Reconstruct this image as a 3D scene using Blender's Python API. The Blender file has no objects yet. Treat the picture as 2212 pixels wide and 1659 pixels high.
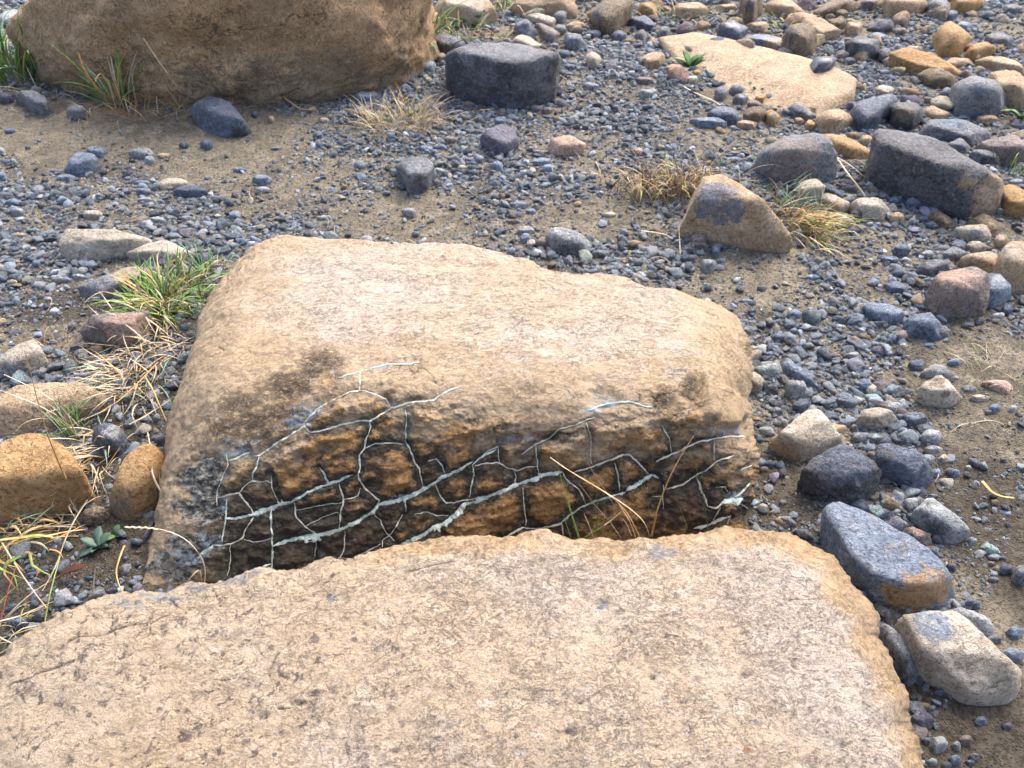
import bpy, bmesh, math, random
import numpy as np
from mathutils import Vector, Matrix, Euler
from mathutils.bvhtree import BVHTree
R = math.radians
random.seed(4); rng = np.random.default_rng(7)
S = bpy.context.scene
COL = S.collection
# ------------------------------------------------------------ camera
CH, PITCH, HF = 1.25, R(41), R(68)
FP = 512/math.tan(HF/2)
cd = bpy.data.cameras.new('camera'); cam = bpy.data.objects.new('camera', cd); COL.objects.link(cam)
cam.location = (0, 0, CH); cam.rotation_euler = (math.pi/2-PITCH, 0, 0)
cd.sensor_width = 36; cd.lens = 18/math.tan(HF/2); cd.clip_end = 300; cd.clip_start = .02
cd.dof.use_dof = True; cd.dof.focus_distance = 1.5; cd.dof.aperture_fstop = 11
S.camera = cam
# ------------------------------------------------------------ light
SUN_EL, SUN_AZ = R(52), R(28)          # azimuth from +y towards +x
w = bpy.data.worlds.new('World'); S.world = w; w.use_nodes = True
nt = w.node_tree; nt.nodes.clear()
sky = nt.nodes.new('ShaderNodeTexSky'); sky.sky_type = 'NISHITA'; sky.sun_disc = False
sky.sun_elevation = SUN_EL; sky.sun_rotation = SUN_AZ; sky.air_density = .75; sky.dust_density = 5.5; sky.ozone_density = 1.0
bg = nt.nodes.new('ShaderNodeBackground'); bg.inputs[1].default_value = .14
wo = nt.nodes.new('ShaderNodeOutputWorld')
nt.links.new(sky.outputs[0], bg.inputs[0]); nt.links.new(bg.outputs[0], wo.inputs[0])
sd = bpy.data.lights.new('sun', 'SUN'); sd.energy = .5; sd.angle = R(40); sd.color = (1, .985, .965)
sun = bpy.data.objects.new('sun', sd); COL.objects.link(sun)
dv = Vector((math.sin(SUN_AZ)*math.cos(SUN_EL), math.cos(SUN_AZ)*math.cos(SUN_EL), math.sin(SUN_EL)))
sun.rotation_euler = dv.to_track_quat('Z', 'Y').to_euler(); sun.location = dv*20
vs = S.view_settings; vs.view_transform = 'Standard'; vs.look = 'None'; vs.gamma = 1; vs.exposure = 1.76; vs.use_curve_mapping = False

# ------------------------------------------------------------ projection helpers (photo measured at 2212 x 1659)
K = 1024/2212
fw = np.array([0, math.cos(PITCH), -math.sin(PITCH)]); upv = np.array([0, math.sin(PITCH), math.cos(PITCH)])
def ray(x, y):
    x = np.asarray(x, float); y = np.asarray(y, float)
    a = (x*K-512)/FP; b = (384-y*K)/FP
    return np.stack([a, fw[1]+b*upv[1], fw[2]+b*upv[2]], -1)
def onz(x, y, z=0.):
    d = ray(x, y); t = (np.asarray(z)-CH)/d[..., 2]
    return d*t[..., None]+np.array([0, 0, CH])
def ony(x, y, Y):
    d = ray(x, y); t = Y/d[..., 1]
    return d*t[..., None]+np.array([0, 0, CH])
def toF(P):
    P = np.asarray(P, float)-np.array([0, 0, CH])
    dep = P@fw; return P[..., 0]/dep*FP/K+1106, 829.5-(P@upv)/dep*FP/K, dep
VIEW = {'F': (0, 0, .8641), '1': (0, 0, 2.572), '2': (850, 0, 2.572), '3': (1700, 0, 2.572), '4': (0, 560, 1.536),
        '5': (1700, 600, 2.572), '6': (1700, 1240, 2.44), 'a': (380, 840, 2.592), 'b': (1140, 840, 2.765), 'c': (0, 1300, 2.212), 'd': (1000, 1300, 2.212), 'e': (280, 640, 4.607), 'f': (0, 900, 4.148), 'g': (0, 1250, 4.255), 'h': (1560, 400, 3.95)}
def VF(v, pts):
    ox, oy, s = VIEW[v]; p = np.asarray(pts, float).copy()
    p[..., 0] = (ox+p[..., 0]/s)*.8641; p[..., 1] = (oy+p[..., 1]/s)*.8641
    return p
# ------------------------------------------------------------ numpy noise
_perm = rng.permutation(256); _perm = np.concatenate([_perm, _perm, _perm])
_g = rng.normal(size=(256, 3)); _g /= np.linalg.norm(_g, axis=1)[:, None]
def perlin(P):
    P = np.asarray(P, float); i = np.floor(P).astype(int); f = P-i; i &= 255
    u = f*f*f*(f*(f*6-15)+10); r = 0
    for a in (0, 1):
        for b in (0, 1):
            for c in (0, 1):
                h = _perm[_perm[_perm[(i[..., 0]+a) & 255]+((i[..., 1]+b) & 255)]+((i[..., 2]+c) & 255)]
                g = _g[h]
                d = g[..., 0]*(f[..., 0]-a)+g[..., 1]*(f[..., 1]-b)+g[..., 2]*(f[..., 2]-c)
                r = r+d*(u[..., 0] if a else 1-u[..., 0])*(u[..., 1] if b else 1-u[..., 1])*(u[..., 2] if c else 1-u[..., 2])
    return r*1.6
def fbm(P, o=4, g=.5):
    r = 0; a = 1; P = np.asarray(P, float)
    for k in range(o): r = r+a*perlin(P*2**k+k*17.3); a *= g
    return r
def sst(a, b, x):
    t = np.clip((x-a)/(b-a), 0, 1); return t*t*(3-2*t)
def ground_h(x, y):
    x = np.asarray(x, float); y = np.asarray(y, float)
    P = np.stack([x, y, 0*x+3.1], -1)
    return .018*fbm(P*1.3, 2)+.006*fbm(P*6, 2)-.004
# ------------------------------------------------------------ object helpers
def tag(o, label=None, cat=None, group=None, kind=None):
    if label: o['label'] = label
    if cat: o['category'] = cat
    if group: o['group'] = group
    if kind: o['kind'] = kind
    return o
def link(name, me, mat=None, parent=None, loc=None):
    o = bpy.data.objects.new(name, me); COL.objects.link(o)
    if mat and me and not me.materials: me.materials.append(mat)
    if parent: o.parent = parent
    if loc is not None: o.location = loc
    return o
def mesh_np(name, V, F, smooth=True):
    me = bpy.data.meshes.new(name); V = np.asarray(V, np.float32); F = np.asarray(F, np.int32)
    me.vertices.add(len(V)); me.vertices.foreach_set('co', V.ravel())
    n = F.shape[1]; me.loops.add(F.size); me.loops.foreach_set('vertex_index', F.ravel())
    me.polygons.add(len(F)); me.polygons.foreach_set('loop_start', np.arange(0, F.size, n, dtype=np.int32))
    if smooth: me.polygons.foreach_set('use_smooth', np.ones(len(F), bool))
    me.update(calc_edges=True); return me
def fattr(me, name, vals):
    a = me.attributes.new(name, 'FLOAT', 'POINT'); a.data.foreach_set('value', np.asarray(vals, np.float32).ravel())
# ------------------------------------------------------------ shader helpers
class NT:
    def __init__(s, name):
        s.m = bpy.data.materials.new(name); s.m.use_nodes = True; s.t = s.m.node_tree; s.t.nodes.clear()
    def n(s, ty, **k):
        x = s.t.nodes.new('ShaderNode'+ty)
        for a, b in k.items(): setattr(x, a, b)
        return x
    def put(s, inp, v):
        if isinstance(v, bpy.types.NodeSocket): s.t.links.new(v, inp)
        elif isinstance(v, tuple) and len(v) == 3 and inp.type == 'RGBA': inp.default_value = (*v, 1)
        else: inp.default_value = v
    def math(s, op, a, b=0., c=0., clamp=False):
        x = s.n('Math', operation=op, use_clamp=clamp); s.put(x.inputs[0], a); s.put(x.inputs[1], b); s.put(x.inputs[2], c); return x.outputs[0]
    def noise(s, v, sc, det=4., ro=.55, dist=0.):
        x = s.n('TexNoise'); s.put(x.inputs['Vector'], v); x.inputs['Scale'].default_value = sc
        x.inputs['Detail'].default_value = det; x.inputs['Roughness'].default_value = ro; x.inputs['Distortion'].default_value = dist
        return x.outputs[0]
    def vor(s, v, sc, feat='F1', out=0):
        x = s.n('TexVoronoi', feature=feat); s.put(x.inputs['Vector'], v); x.inputs['Scale'].default_value = sc; return x.outputs[out]
    def mix(s, f, a, b, mode='MIX'):
        x = s.n('Mix', data_type='RGBA', blend_type=mode); s.put(x.inputs[0], f); s.put(x.inputs[6], a); s.put(x.inputs[7], b); return x.outputs[2]
    def rng(s, v, a, b, c=0., d=1., smooth=True):
        x = s.n('MapRange', interpolation_type='SMOOTHSTEP' if smooth else 'LINEAR'); s.put(x.inputs[0], v)
        for k, q in enumerate((a, b, c, d)): x.inputs[k+1].default_value = q
        return x.outputs[0]
    def att(s, name, ty='GEOMETRY', out=2): return s.n('Attribute', attribute_name=name, attribute_type=ty).outputs[out]
    def coords(s, scale=(1, 1, 1), rot=(0, 0, 0), rnd=True):
        v = s.n('TexCoord').outputs['Object']
        if rnd:
            r = s.n('ObjectInfo').outputs['Random']; q = s.n('Vector' + 'Math', operation='ADD'); s.put(q.inputs[0], v)
            c = s.n('CombineXYZ')
            for k, m in enumerate((37., 91., 53.)): s.put(c.inputs[k], s.math('MULTIPLY', r, m))
            s.put(q.inputs[1], c.outputs[0]); v = q.outputs[0]
        mp = s.n('Mapping'); s.put(mp.inputs[0], v); mp.inputs['Scale'].default_value = scale; mp.inputs['Rotation'].default_value = rot
        return mp.outputs[0]
    def out(s, col, rough=.85, bump=None, strength=.5, dist=.01, spec=.3):
        b = s.n('BsdfPrincipled'); s.put(b.inputs['Base Color'], col); s.put(b.inputs['Roughness'], rough)
        b.inputs['Specular IOR Level'].default_value = spec
        if bump is not None:
            u = s.n('Bump'); u.inputs['Strength'].default_value = strength; u.inputs['Distance'].default_value = dist
            s.put(u.inputs['Height'], bump); s.t.links.new(u.outputs[0], b.inputs['Normal'])
        o = s.n('OutputMaterial'); s.t.links.new(b.outputs[0], o.inputs[0]); return s.m
def contour(N, v, sc, w, dist=1.2, det=5.):
    """thin squiggly lines: where a noise crosses its middle"""
    a = N.noise(v, sc, det, .6, dist); return N.rng(N.math('ABSOLUTE', N.math('SUBTRACT', a, .5)), 0., w, 1., 0.)

PAL = {  # dark, mid, light, name for labels
 'slate': ((.035,.045,.068), (.095,.12,.17), (.26,.31,.38), 'dark slate-blue'),
 'blue': ((.06,.08,.12), (.18,.235,.32), (.42,.49,.57), 'blue-grey'),
 'grey': ((.07,.075,.08), (.19,.20,.215), (.42,.43,.44), 'mid-grey'),
 'pale': ((.16,.17,.17), (.38,.40,.40), (.62,.64,.63), 'pale grey'),
 'charcoal': ((.022,.022,.026), (.075,.077,.088), (.22,.225,.245), 'charcoal'),
 'cream': ((.26,.21,.14), (.56,.48,.36), (.76,.70,.60), 'cream'),
 'tan': ((.24,.15,.075), (.54,.38,.22), (.70,.56,.40), 'tan'),
 'orange': ((.24,.12,.04), (.52,.30,.11), (.62,.43,.22), 'orange-brown'),
 'ochre': ((.16,.09,.045), (.54,.33,.15), (.68,.49,.29), 'ochre-brown'),
 'brown': ((.07,.05,.03), (.23,.165,.10), (.42,.33,.22), 'brown'),
 'pink': ((.27,.15,.10), (.56,.36,.26), (.74,.58,.48), 'pinkish'),
 'purple': ((.05,.045,.065), (.12,.115,.155), (.25,.245,.30), 'purple-grey'),
 'mauve': ((.09,.07,.065), (.27,.215,.19), (.44,.37,.32), 'mauve-brown'),
 'green': ((.10,.17,.15), (.32,.47,.42), (.6,.72,.66), 'pale green'),
}
_mc = {}
def rock_mat(a, b=None):
    if (a, b) in _mc: return _mc[(a, b)]
    N = NT(a+'_rock'+('_with_'+b if b else '')); v = N.coords()
    def body(p, k):
        d, m, l, _ = PAL[p]
        big = N.rng(N.noise(v, 9+k, 6., .65, .6), .30, .70)
        c = N.mix(big, tuple(.45*d[i]+.55*m[i] for i in range(3)), tuple(.55*m[i]+.45*l[i] for i in range(3)))
        c = N.mix(N.math('MULTIPLY', N.rng(N.noise(v, 60+k, 5., .8), .50, .66), .9), c, l)
        c = N.mix(N.math('MULTIPLY', N.rng(N.noise(v, 230+k, 3., .8), .54, .66), .5), c, l)
        c = N.mix(N.math('MULTIPLY', N.rng(N.noise(v, 110+k, 5., .75, .4), .49, .61), .85), c, d)
        return c
    c = body(a, 0)
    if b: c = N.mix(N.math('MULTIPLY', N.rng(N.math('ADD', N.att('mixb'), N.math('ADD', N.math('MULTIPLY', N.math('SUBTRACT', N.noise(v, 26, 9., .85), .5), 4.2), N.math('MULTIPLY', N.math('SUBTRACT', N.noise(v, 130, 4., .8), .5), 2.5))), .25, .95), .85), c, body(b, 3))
    if a == 'ochre':
        c = N.mix(N.math('MULTIPLY', contour(N, v, 1.3, .006, 1., 7.), .8), c, (.06, .045, .035)); c = N.mix(N.math('MULTIPLY', N.rng(N.noise(v, 4.5, 9., .8), .5, .6), .5), c, (.26, .165, .085))
    ln = N.math('MULTIPLY', contour(N, v, 13, .010), N.rng(N.noise(v, 30, 2.), .45, .6))
    c = N.mix(N.math('MULTIPLY', ln, .6), c, PAL[a][0])
    # weathering rust stains
    c = N.mix(N.math('MULTIPLY', N.rng(N.noise(v, 14, 4., .6, 1.), .56, .72), .3), c, (.34, .24, .12))
    h = N.math('ADD', N.math('MULTIPLY', N.noise(v, 60, 8., .7), 1.), N.math('MULTIPLY', ln, -.35))
    h = N.math('ADD', h, N.math('MULTIPLY', N.noise(v, 260, 3., .7), .35))
    _mc[(a, b)] = N.out(c, N.rng(N.noise(v, 40, 2.), .3, .7, *((.38, .6) if a in ('charcoal', 'slate', 'blue', 'purple') else (.62, .92))), h, 1., .016, .45)
    return _mc[(a, b)]
# ============================================================ GROUND
def build_ground():
    def axis(lo, hi, dense_lo, dense_hi, st):
        a = list(np.arange(dense_lo, dense_hi, st)); x = dense_hi; s = st
        while x < hi: a.append(x); s *= 1.35; x += s
        a.append(hi); x = dense_lo-st; s = st; pre = []
        while x > lo: pre.append(x); s *= 1.35; x -= s
        pre.append(lo); return np.array(pre[::-1]+a)
    X = axis(-60, 60, -3.9, 4.3, .016); Y = axis(-20, 90, .3, 6.2, .016)
    gx, gy = np.meshgrid(X, Y); P = np.stack([gx, gy, 0*gx], -1)
    z = ground_h(gx, gy)
    near = (gx > -3.9)*(gx < 4.3)*(gy > .3)*(gy < 6.2)
    z = z+near*(.0035*fbm(P*28, 3)+.002*np.abs(perlin(P*60)))
    P[..., 2] = z; ny, nx = gx.shape
    i = np.arange(nx*ny).reshape(ny, nx)
    F = np.stack([i[:-1, :-1], i[:-1, 1:], i[1:, 1:], i[1:, :-1]], -1).reshape(-1, 4)
    N = NT('muddy_sand'); v = N.coords(rnd=False)
    c = N.mix(N.rng(N.noise(v, 2.2, 5., .6), .35, .65), (.135, .115, .08), (.26, .22, .15))
    c = N.mix(N.rng(N.noise(v, 14, 6., .7), .42, .66), c, (.34, .29, .205))
    c = N.mix(N.math('MULTIPLY', N.rng(N.noise(v, 95, 5., .75), .48, .62), .8), c, (.055, .05, .045))
    c = N.mix(N.math('MULTIPLY', N.rng(N.vor(v, 170), .0, .32, 1., 0.), .55), c, (.12, .14, .18))
    c = N.mix(N.math('MULTIPLY', N.rng(N.vor(v, 121), .0, .2, 1., 0.), .5), c, (.42, .42, .40))
    damp = N.rng(N.math('ADD', N.att('damp'), N.math('MULTIPLY', N.math('SUBTRACT', N.noise(v, 7, 6., .7), .5), 1.4)), .25, .75)
    c = N.mix(N.math('MULTIPLY', damp, .8), c, N.mix(N.rng(N.noise(v, 80, 4., .8), .4, .6), (.03, .025, .02), (.11, .09, .065)))
    h = N.math('ADD', N.noise(v, 110, 6., .8), N.math('MULTIPLY', N.rng(N.vor(v, 170), .0, .45, 1., 0.), .7))
    h = N.math('ADD', h, N.math('MULTIPLY', N.noise(v, 24, 4., .6), 1.5))
    m = N.out(c, .9, h, .9, .012, .25)
    me = mesh_np('ground', P.reshape(-1, 3), F); da = np.zeros(P.shape[:2])
    for fx, fy, rx, ry in [(310,820,.20,.28),(260,1050,.16,.22),(200,1240,.22,.12),(60,1330,.2,.12),(330,700,.14,.14),(1690,1080,.10,.22),(1780,1250,.12,.12),(2060,1600,.35,.16),(1900,1560,.15,.15),(1650,720,.10,.14),(150,660,.25,.10),(1000,1250,.9,.12),(2180,1150,.16,.3)]:
        q = onz(fx, fy, 0.); da = np.maximum(da, 1-sst(.4, 1.3, np.hypot((P[..., 0]-q[0])/rx, (P[..., 1]-q[1])/ry)))
    fattr(me, 'damp', da)
    tag(link('ground', me, m), kind='structure')
build_ground()

# ============================================================ SLABS
def resamp(poly, n):
    p = np.asarray(poly, float); s = np.r_[0, np.cumsum(np.linalg.norm(np.diff(p, axis=0), axis=1))]; s /= s[-1]
    t = np.linspace(0, 1, n); return np.stack([np.interp(t, s, p[:, k]) for k in range(p.shape[1])], -1)
def smooth1(a, k, n=2):
    for _ in range(n):
        q = np.pad(a, [(k, k)]+[(0, 0)]*(a.ndim-1), mode='reflect', reflect_type='odd')
        c = np.cumsum(np.concatenate([q[:1]*0, q]), 0); a = (c[2*k+1:]-c[:-2*k-1])/(2*k+1)
    return a
def coons(top, bot, left, right, nu, nv):
    T, B, L, Q = resamp(top, nu), resamp(bot, nu), resamp(left, nv), resamp(right, nv)
    u = np.linspace(0, 1, nu)[None, :, None]; v = np.linspace(0, 1, nv)[:, None, None]
    return (1-v)*T[None]+v*B[None]+(1-u)*L[:, None]+u*Q[:, None]-((1-u)*(1-v)*T[0]+u*(1-v)*T[-1]+(1-u)*v*B[0]+u*v*B[-1])
def grid_normals(P):
    a = np.gradient(P, axis=1); b = np.gradient(P, axis=0); n = np.cross(a, b)
    n /= np.linalg.norm(n, axis=-1)[..., None]+1e-12
    return np.where(n[..., 2:3] < 0, -n, n) if np.mean(n[..., 2]) < 0 else n
def seg_dist(PX, polys):
    """distance (photo px) from grid points to the nearest polyline"""
    x, y = PX[..., 0], PX[..., 1]; D = np.full(x.shape, 1e3); W = np.ones(x.shape)
    for pl, wd in polys:
        for (ax, ay), (bx, by) in zip(pl[:-1], pl[1:]):
            m = (x > min(ax, bx)-70)&(x < max(ax, bx)+70)&(y > min(ay, by)-70)&(y < max(ay, by)+70)
            if not m.any(): continue
            xx, yy = x[m], y[m]; L = (bx-ax)**2+(by-ay)**2+1e-9
            t = np.clip(((xx-ax)*(bx-ax)+(yy-ay)*(by-ay))/L, 0, 1)
            d = np.hypot(xx-ax-t*(bx-ax), yy-ay-t*(by-ay)); cur = D[m]; s = d < cur
            cur[s] = d[s]; D[m] = cur
    return D
def ell(PX, v, pts, soft=.35, ns=0):
    m = 0
    for (x, y, rx, ry) in pts:
        c = VF(v, (x, y)); k = .8641/VIEW[v][2]
        d = np.hypot((PX[..., 0]-c[0])/(rx*k), (PX[..., 1]-c[1])/(ry*k))+ns
        m = np.maximum(m, 1-sst(1-soft, 1+soft, d))
    return m
def skirt(P, skip_bottom=False, depth=-.12, inset=.02):
    """walls going down from the rim of a grid, leaning a little inwards"""
    c = P.mean((0, 1))
    def drop(E, k):
        E = E.copy(); d = c[:2]-E[..., :2]; d /= np.linalg.norm(d, axis=-1)[..., None]
        E[..., :2] += d*inset*k; E[..., 2] = E[..., 2]*(1-k)+depth*k; return E
    ks = (.12, .3, .55, 1.)
    for side in (0, 1):
        lo = [drop(P[0], k) for k in ks][::-1]; hi = [drop(P[-1], k) for k in ks]
        P = np.concatenate([np.array(lo), P, np.array(hi)], 0).swapaxes(0, 1)
    return P, len(ks)
def grid_mesh(name, P, attrs, K4):
    ny, nx = P.shape[:2]; i = np.arange(nx*ny).reshape(ny, nx)
    F = np.stack([i[:-1, :-1], i[1:, :-1], i[1:, 1:], i[:-1, 1:]], -1).reshape(-1, 4)
    me = mesh_np(name, P.reshape(-1, 3), F)
    for k, a in attrs.items(): fattr(me, k, np.pad(a, K4, mode='edge'))
    return me

# the mineral veins of the cracked face, traced (widths in zoomed pixels)
VA = [([(470,1185),(560,1180),(660,1160),(770,1110),(910,1070),(1010,1010),(1130,965),(1200,940),(1290,905)],13,1),
 ([(650,1163),(770,1112),(915,1072)],26,1),
 ([(310,1425),(400,1360),(510,1350),(590,1310),(600,1270),(660,1170)],10,0),([(300,1440),(350,1390),(400,1365)],20,1),
 ([(780,1365),(860,1330),(960,1305),(1080,1290),(1210,1260),(1330,1200),(1430,1140),(1470,1090),(1600,1060),(1700,1030),(1780,985),(1880,920),(1960,880),(2030,850)],17,1),
 ([(950,1308),(1080,1290),(1200,1262)],32,1),([(1480,1092),(1640,1055),(1800,970)],24,1),
 ([(1560,1380),(1650,1340),(1750,1290),(1830,1240),(1900,1210),(2030,1110)],30,1),
 ([(640,775),(690,780),(750,740),(850,670),(930,620),(990,590),(1030,625),(1130,605),(1250,570),(1390,545),(1410,550),(1500,500),(1560,465),(1680,430),(1820,420),(1870,380),(1930,350),(1990,335)],12,0),
 ([(980,570),(1060,480),(1200,400),(1280,365),(1370,350),(1440,380),(1520,410),(1550,465)],8,0),
 ([(1210,275),(1290,250),(1350,230),(1450,205),(1540,185),(1640,185),(1750,170)],7,1),([(1350,230),(1345,350)],6,1),
 ([(1410,550),(1420,590),(1390,660),(1375,730),(1340,770),(1350,860),(1335,920),(1380,990),(1470,1060),(1460,1090)],10,0),
 ([(1375,730),(1450,700),(1550,690),(1620,700)],9,0),([(1640,680),(1670,730),(1690,790),(1730,860),(1755,970)],9,0),
 ([(1640,460),(1650,560),(1640,680)],4,1),([(1840,790),(1880,840),(1895,890)],8,1),([(1790,810),(1840,795)],6,0),
 ([(1840,960),(1870,1040),(1910,1085),(2022,1065)],7,0),([(1640,1060),(1645,1140)],5,1),([(1085,850),(1110,890),(1150,960)],8,1),
 ([(1215,960),(1240,1060),(1220,1150),(1215,1240)],10,0),([(925,1080),(930,1180),(1000,1240),(1070,1285)],9,0),
 ([(930,1130),(1030,1110),(1130,1090),(1230,1080)],4,0),([(1000,1230),(1100,1180),(1210,1140)],4,0),([(1240,1060),(1330,1040),(1350,985)],5,0),
 ([(770,1120),(775,1300),(780,1400),(775,1530)],8,1),([(505,1350),(510,1450),(490,1550)],6,0),
 ([(430,1050),(490,1030),(565,1020),(600,1070),(650,1130),(660,1165)],10,0),([(565,1020),(600,970),(650,940),(740,940),(780,960)],7,0),
 ([(690,785),(680,840),(655,890),(650,940)],7,1),([(770,900),(775,980),(820,1080)],6,0),([(600,1320),(660,1335),(730,1325),(770,1310)],7,0),
 ([(1430,1145),(1480,1200),(1510,1270),(1570,1325)],7,0),([(1620,1160),(1590,1230),(1540,1290),(1490,1330),(1495,1370)],7,0),
 ([(1250,1260),(1250,1340),(1240,1400),(1210,1450)],7,0),([(1060,1320),(1055,1430)],4,1),([(1210,1440),(1300,1445),(1380,1400),(1480,1350)],6,0),
 ([(485,1060),(480,1150),(460,1280),(450,1360)],6,1),([(480,760),(495,830),(460,900),(430,980),(415,1050),(425,1100)],6,0),
 ([(490,810),(560,790),(640,745)],9,1),([(1700,1155),(1780,1140),(1840,1165),(1920,1165)],4,0),([(700,1505),(770,1475)],10,1),([(1130,950),(1230,930),(1300,900)],5,1)]
VB = [([(110,890),(200,825),(280,785)],10,1),([(130,895),(280,870),(340,905),(430,930),(500,900),(560,900)],9,0),
 ([(400,930),(415,970),(405,1035)],6,0),([(115,900),(125,960),(90,1110)],6,1),([(0,1145),(70,1135),(200,1110)],6,0),
 ([(0,1230),(50,1170),(200,1115),(380,1050),(500,1000),(620,960),(740,940)],28,1),([(740,940),(760,990),(850,1060),(900,1160)],10,0),
 ([(800,945),(900,920),(1000,880),(1090,850),(1150,820),(1200,820),(1250,870),(1330,950)],13,0),
 ([(450,820),(550,750),(650,700),(700,650),(800,620),(880,590),(960,560)],8,0),
 ([(920,510),(1000,480),(1100,465),(1190,450),(1300,485),(1380,495)],8,1),([(900,600),(930,700),(930,850),(940,890)],6,0),
 ([(550,760),(560,850),(570,960)],7,0),([(1170,1070),(1250,1020),(1350,960),(1400,985)],18,1),
 ([(730,1290),(780,1240),(850,1190),(950,1140),(1060,1115),(1170,1080)],12,1),([(340,1390),(460,1325),(550,1335),(650,1320),(730,1290),(740,1400)],13,0),
 ([(460,1050),(475,1200),(485,1310)],10,0),([(1095,870),(1120,960),(1130,1070)],7,1),
 ([(1380,870),(1480,820),(1560,790),(1650,740),(1780,710),(1900,690),(2000,700)],12,0),([(1475,700),(1485,800)],7,0),([(1785,720),(1785,860)],7,0),
 ([(1450,1060),(1560,1030),(1650,970),(1730,930),(1800,870),(1920,830)],10,0),([(1660,970),(1700,1080),(1740,1180),(1800,1190),(1850,1150),(1960,1100),(2030,1020)],13,0),
 ([(1830,1160),(1900,1130),(1980,1120)],34,1),([(1640,1330),(1760,1300),(1850,1260),(1900,1245)],18,0),([(1830,1180),(1780,1270)],9,0),
 ([(1790,1050),(1860,1040),(1880,1080)],7,0),([(1960,1150),(2020,1200),(2080,1310)],7,0),([(1435,1030),(1430,1200)],5,0),
 ([(1420,620),(1470,700)],5,1),([(1350,1110),(1420,1105)],6,0),([(0,940),(60,900),(115,870)],14,1),([(200,810),(290,760),(300,870)],6,0),([(1960,930),(2040,890)],4,1)]
VEINS = [(VF('a', p), wd*.8641/2.592, t) for p, wd, t in VA]+[(VF('b', p), wd*.8641/2.765, t) for p, wd, t in VB]

def slab_nodes(N, orange=.0, spots=True):
    """weathered granite skin shared by the two big slabs: cream and peach patches, fine dark squiggles, grains"""
    v = N.coords(rnd=False); va = N.coords((1, 1.35, 1.5), (0, 0, R(-28)), rnd=False)
    c = N.mix(N.rng(N.noise(v, 3.0, 5., .6, .5), .36, .64), (.60, .51, .42), (.56, .43, .29))
    c = N.mix(N.math('MULTIPLY', N.rng(N.noise(va, 15, 6., .7, .6), .46, .66), .55), c, (.52, .395, .27))
    c = N.mix(N.math('MULTIPLY', N.rng(N.noise(va, 48, 6., .8, .4), .50, .64), .5), c, (.67, .61, .545))
    c = N.mix(N.math('MULTIPLY', N.rng(N.noise(va, 85, 5., .8, .3), .515, .61), .75), c, (.25, .20, .155))
    c = N.mix(N.math('MULTIPLY', N.rng(N.noise(v, 260, 3., .8), .54, .66), .4), c, (.68, .60, .51))
    c = N.mix(N.math('MULTIPLY', N.rng(N.noise(v, 330, 2., .8), .54, .64), .65), c, (.13, .11, .095))
    l1 = N.math('MULTIPLY', contour(N, va, 15, .010, 1.0, 8.), N.rng(N.noise(v, 9, 4.), .5, .62))
    l2 = N.math('MULTIPLY', contour(N, va, 48, .03, .9, 6.), N.rng(N.noise(v, 17, 3.), .36, .56))
    ln = N.math('MAXIMUM', l1, N.math('MULTIPLY', l2, .7))
    c = N.mix(N.math('MULTIPLY', ln, .5), c, (.15, .12, .10))
    h = N.math('ADD', N.noise(va, 26, 10., .78, .6), N.math('MULTIPLY', ln, -.35))
    h = N.math('ADD', h, N.math('MULTIPLY', N.noise(v, 170, 4., .8), .35))
    return v, va, c, h

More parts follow.
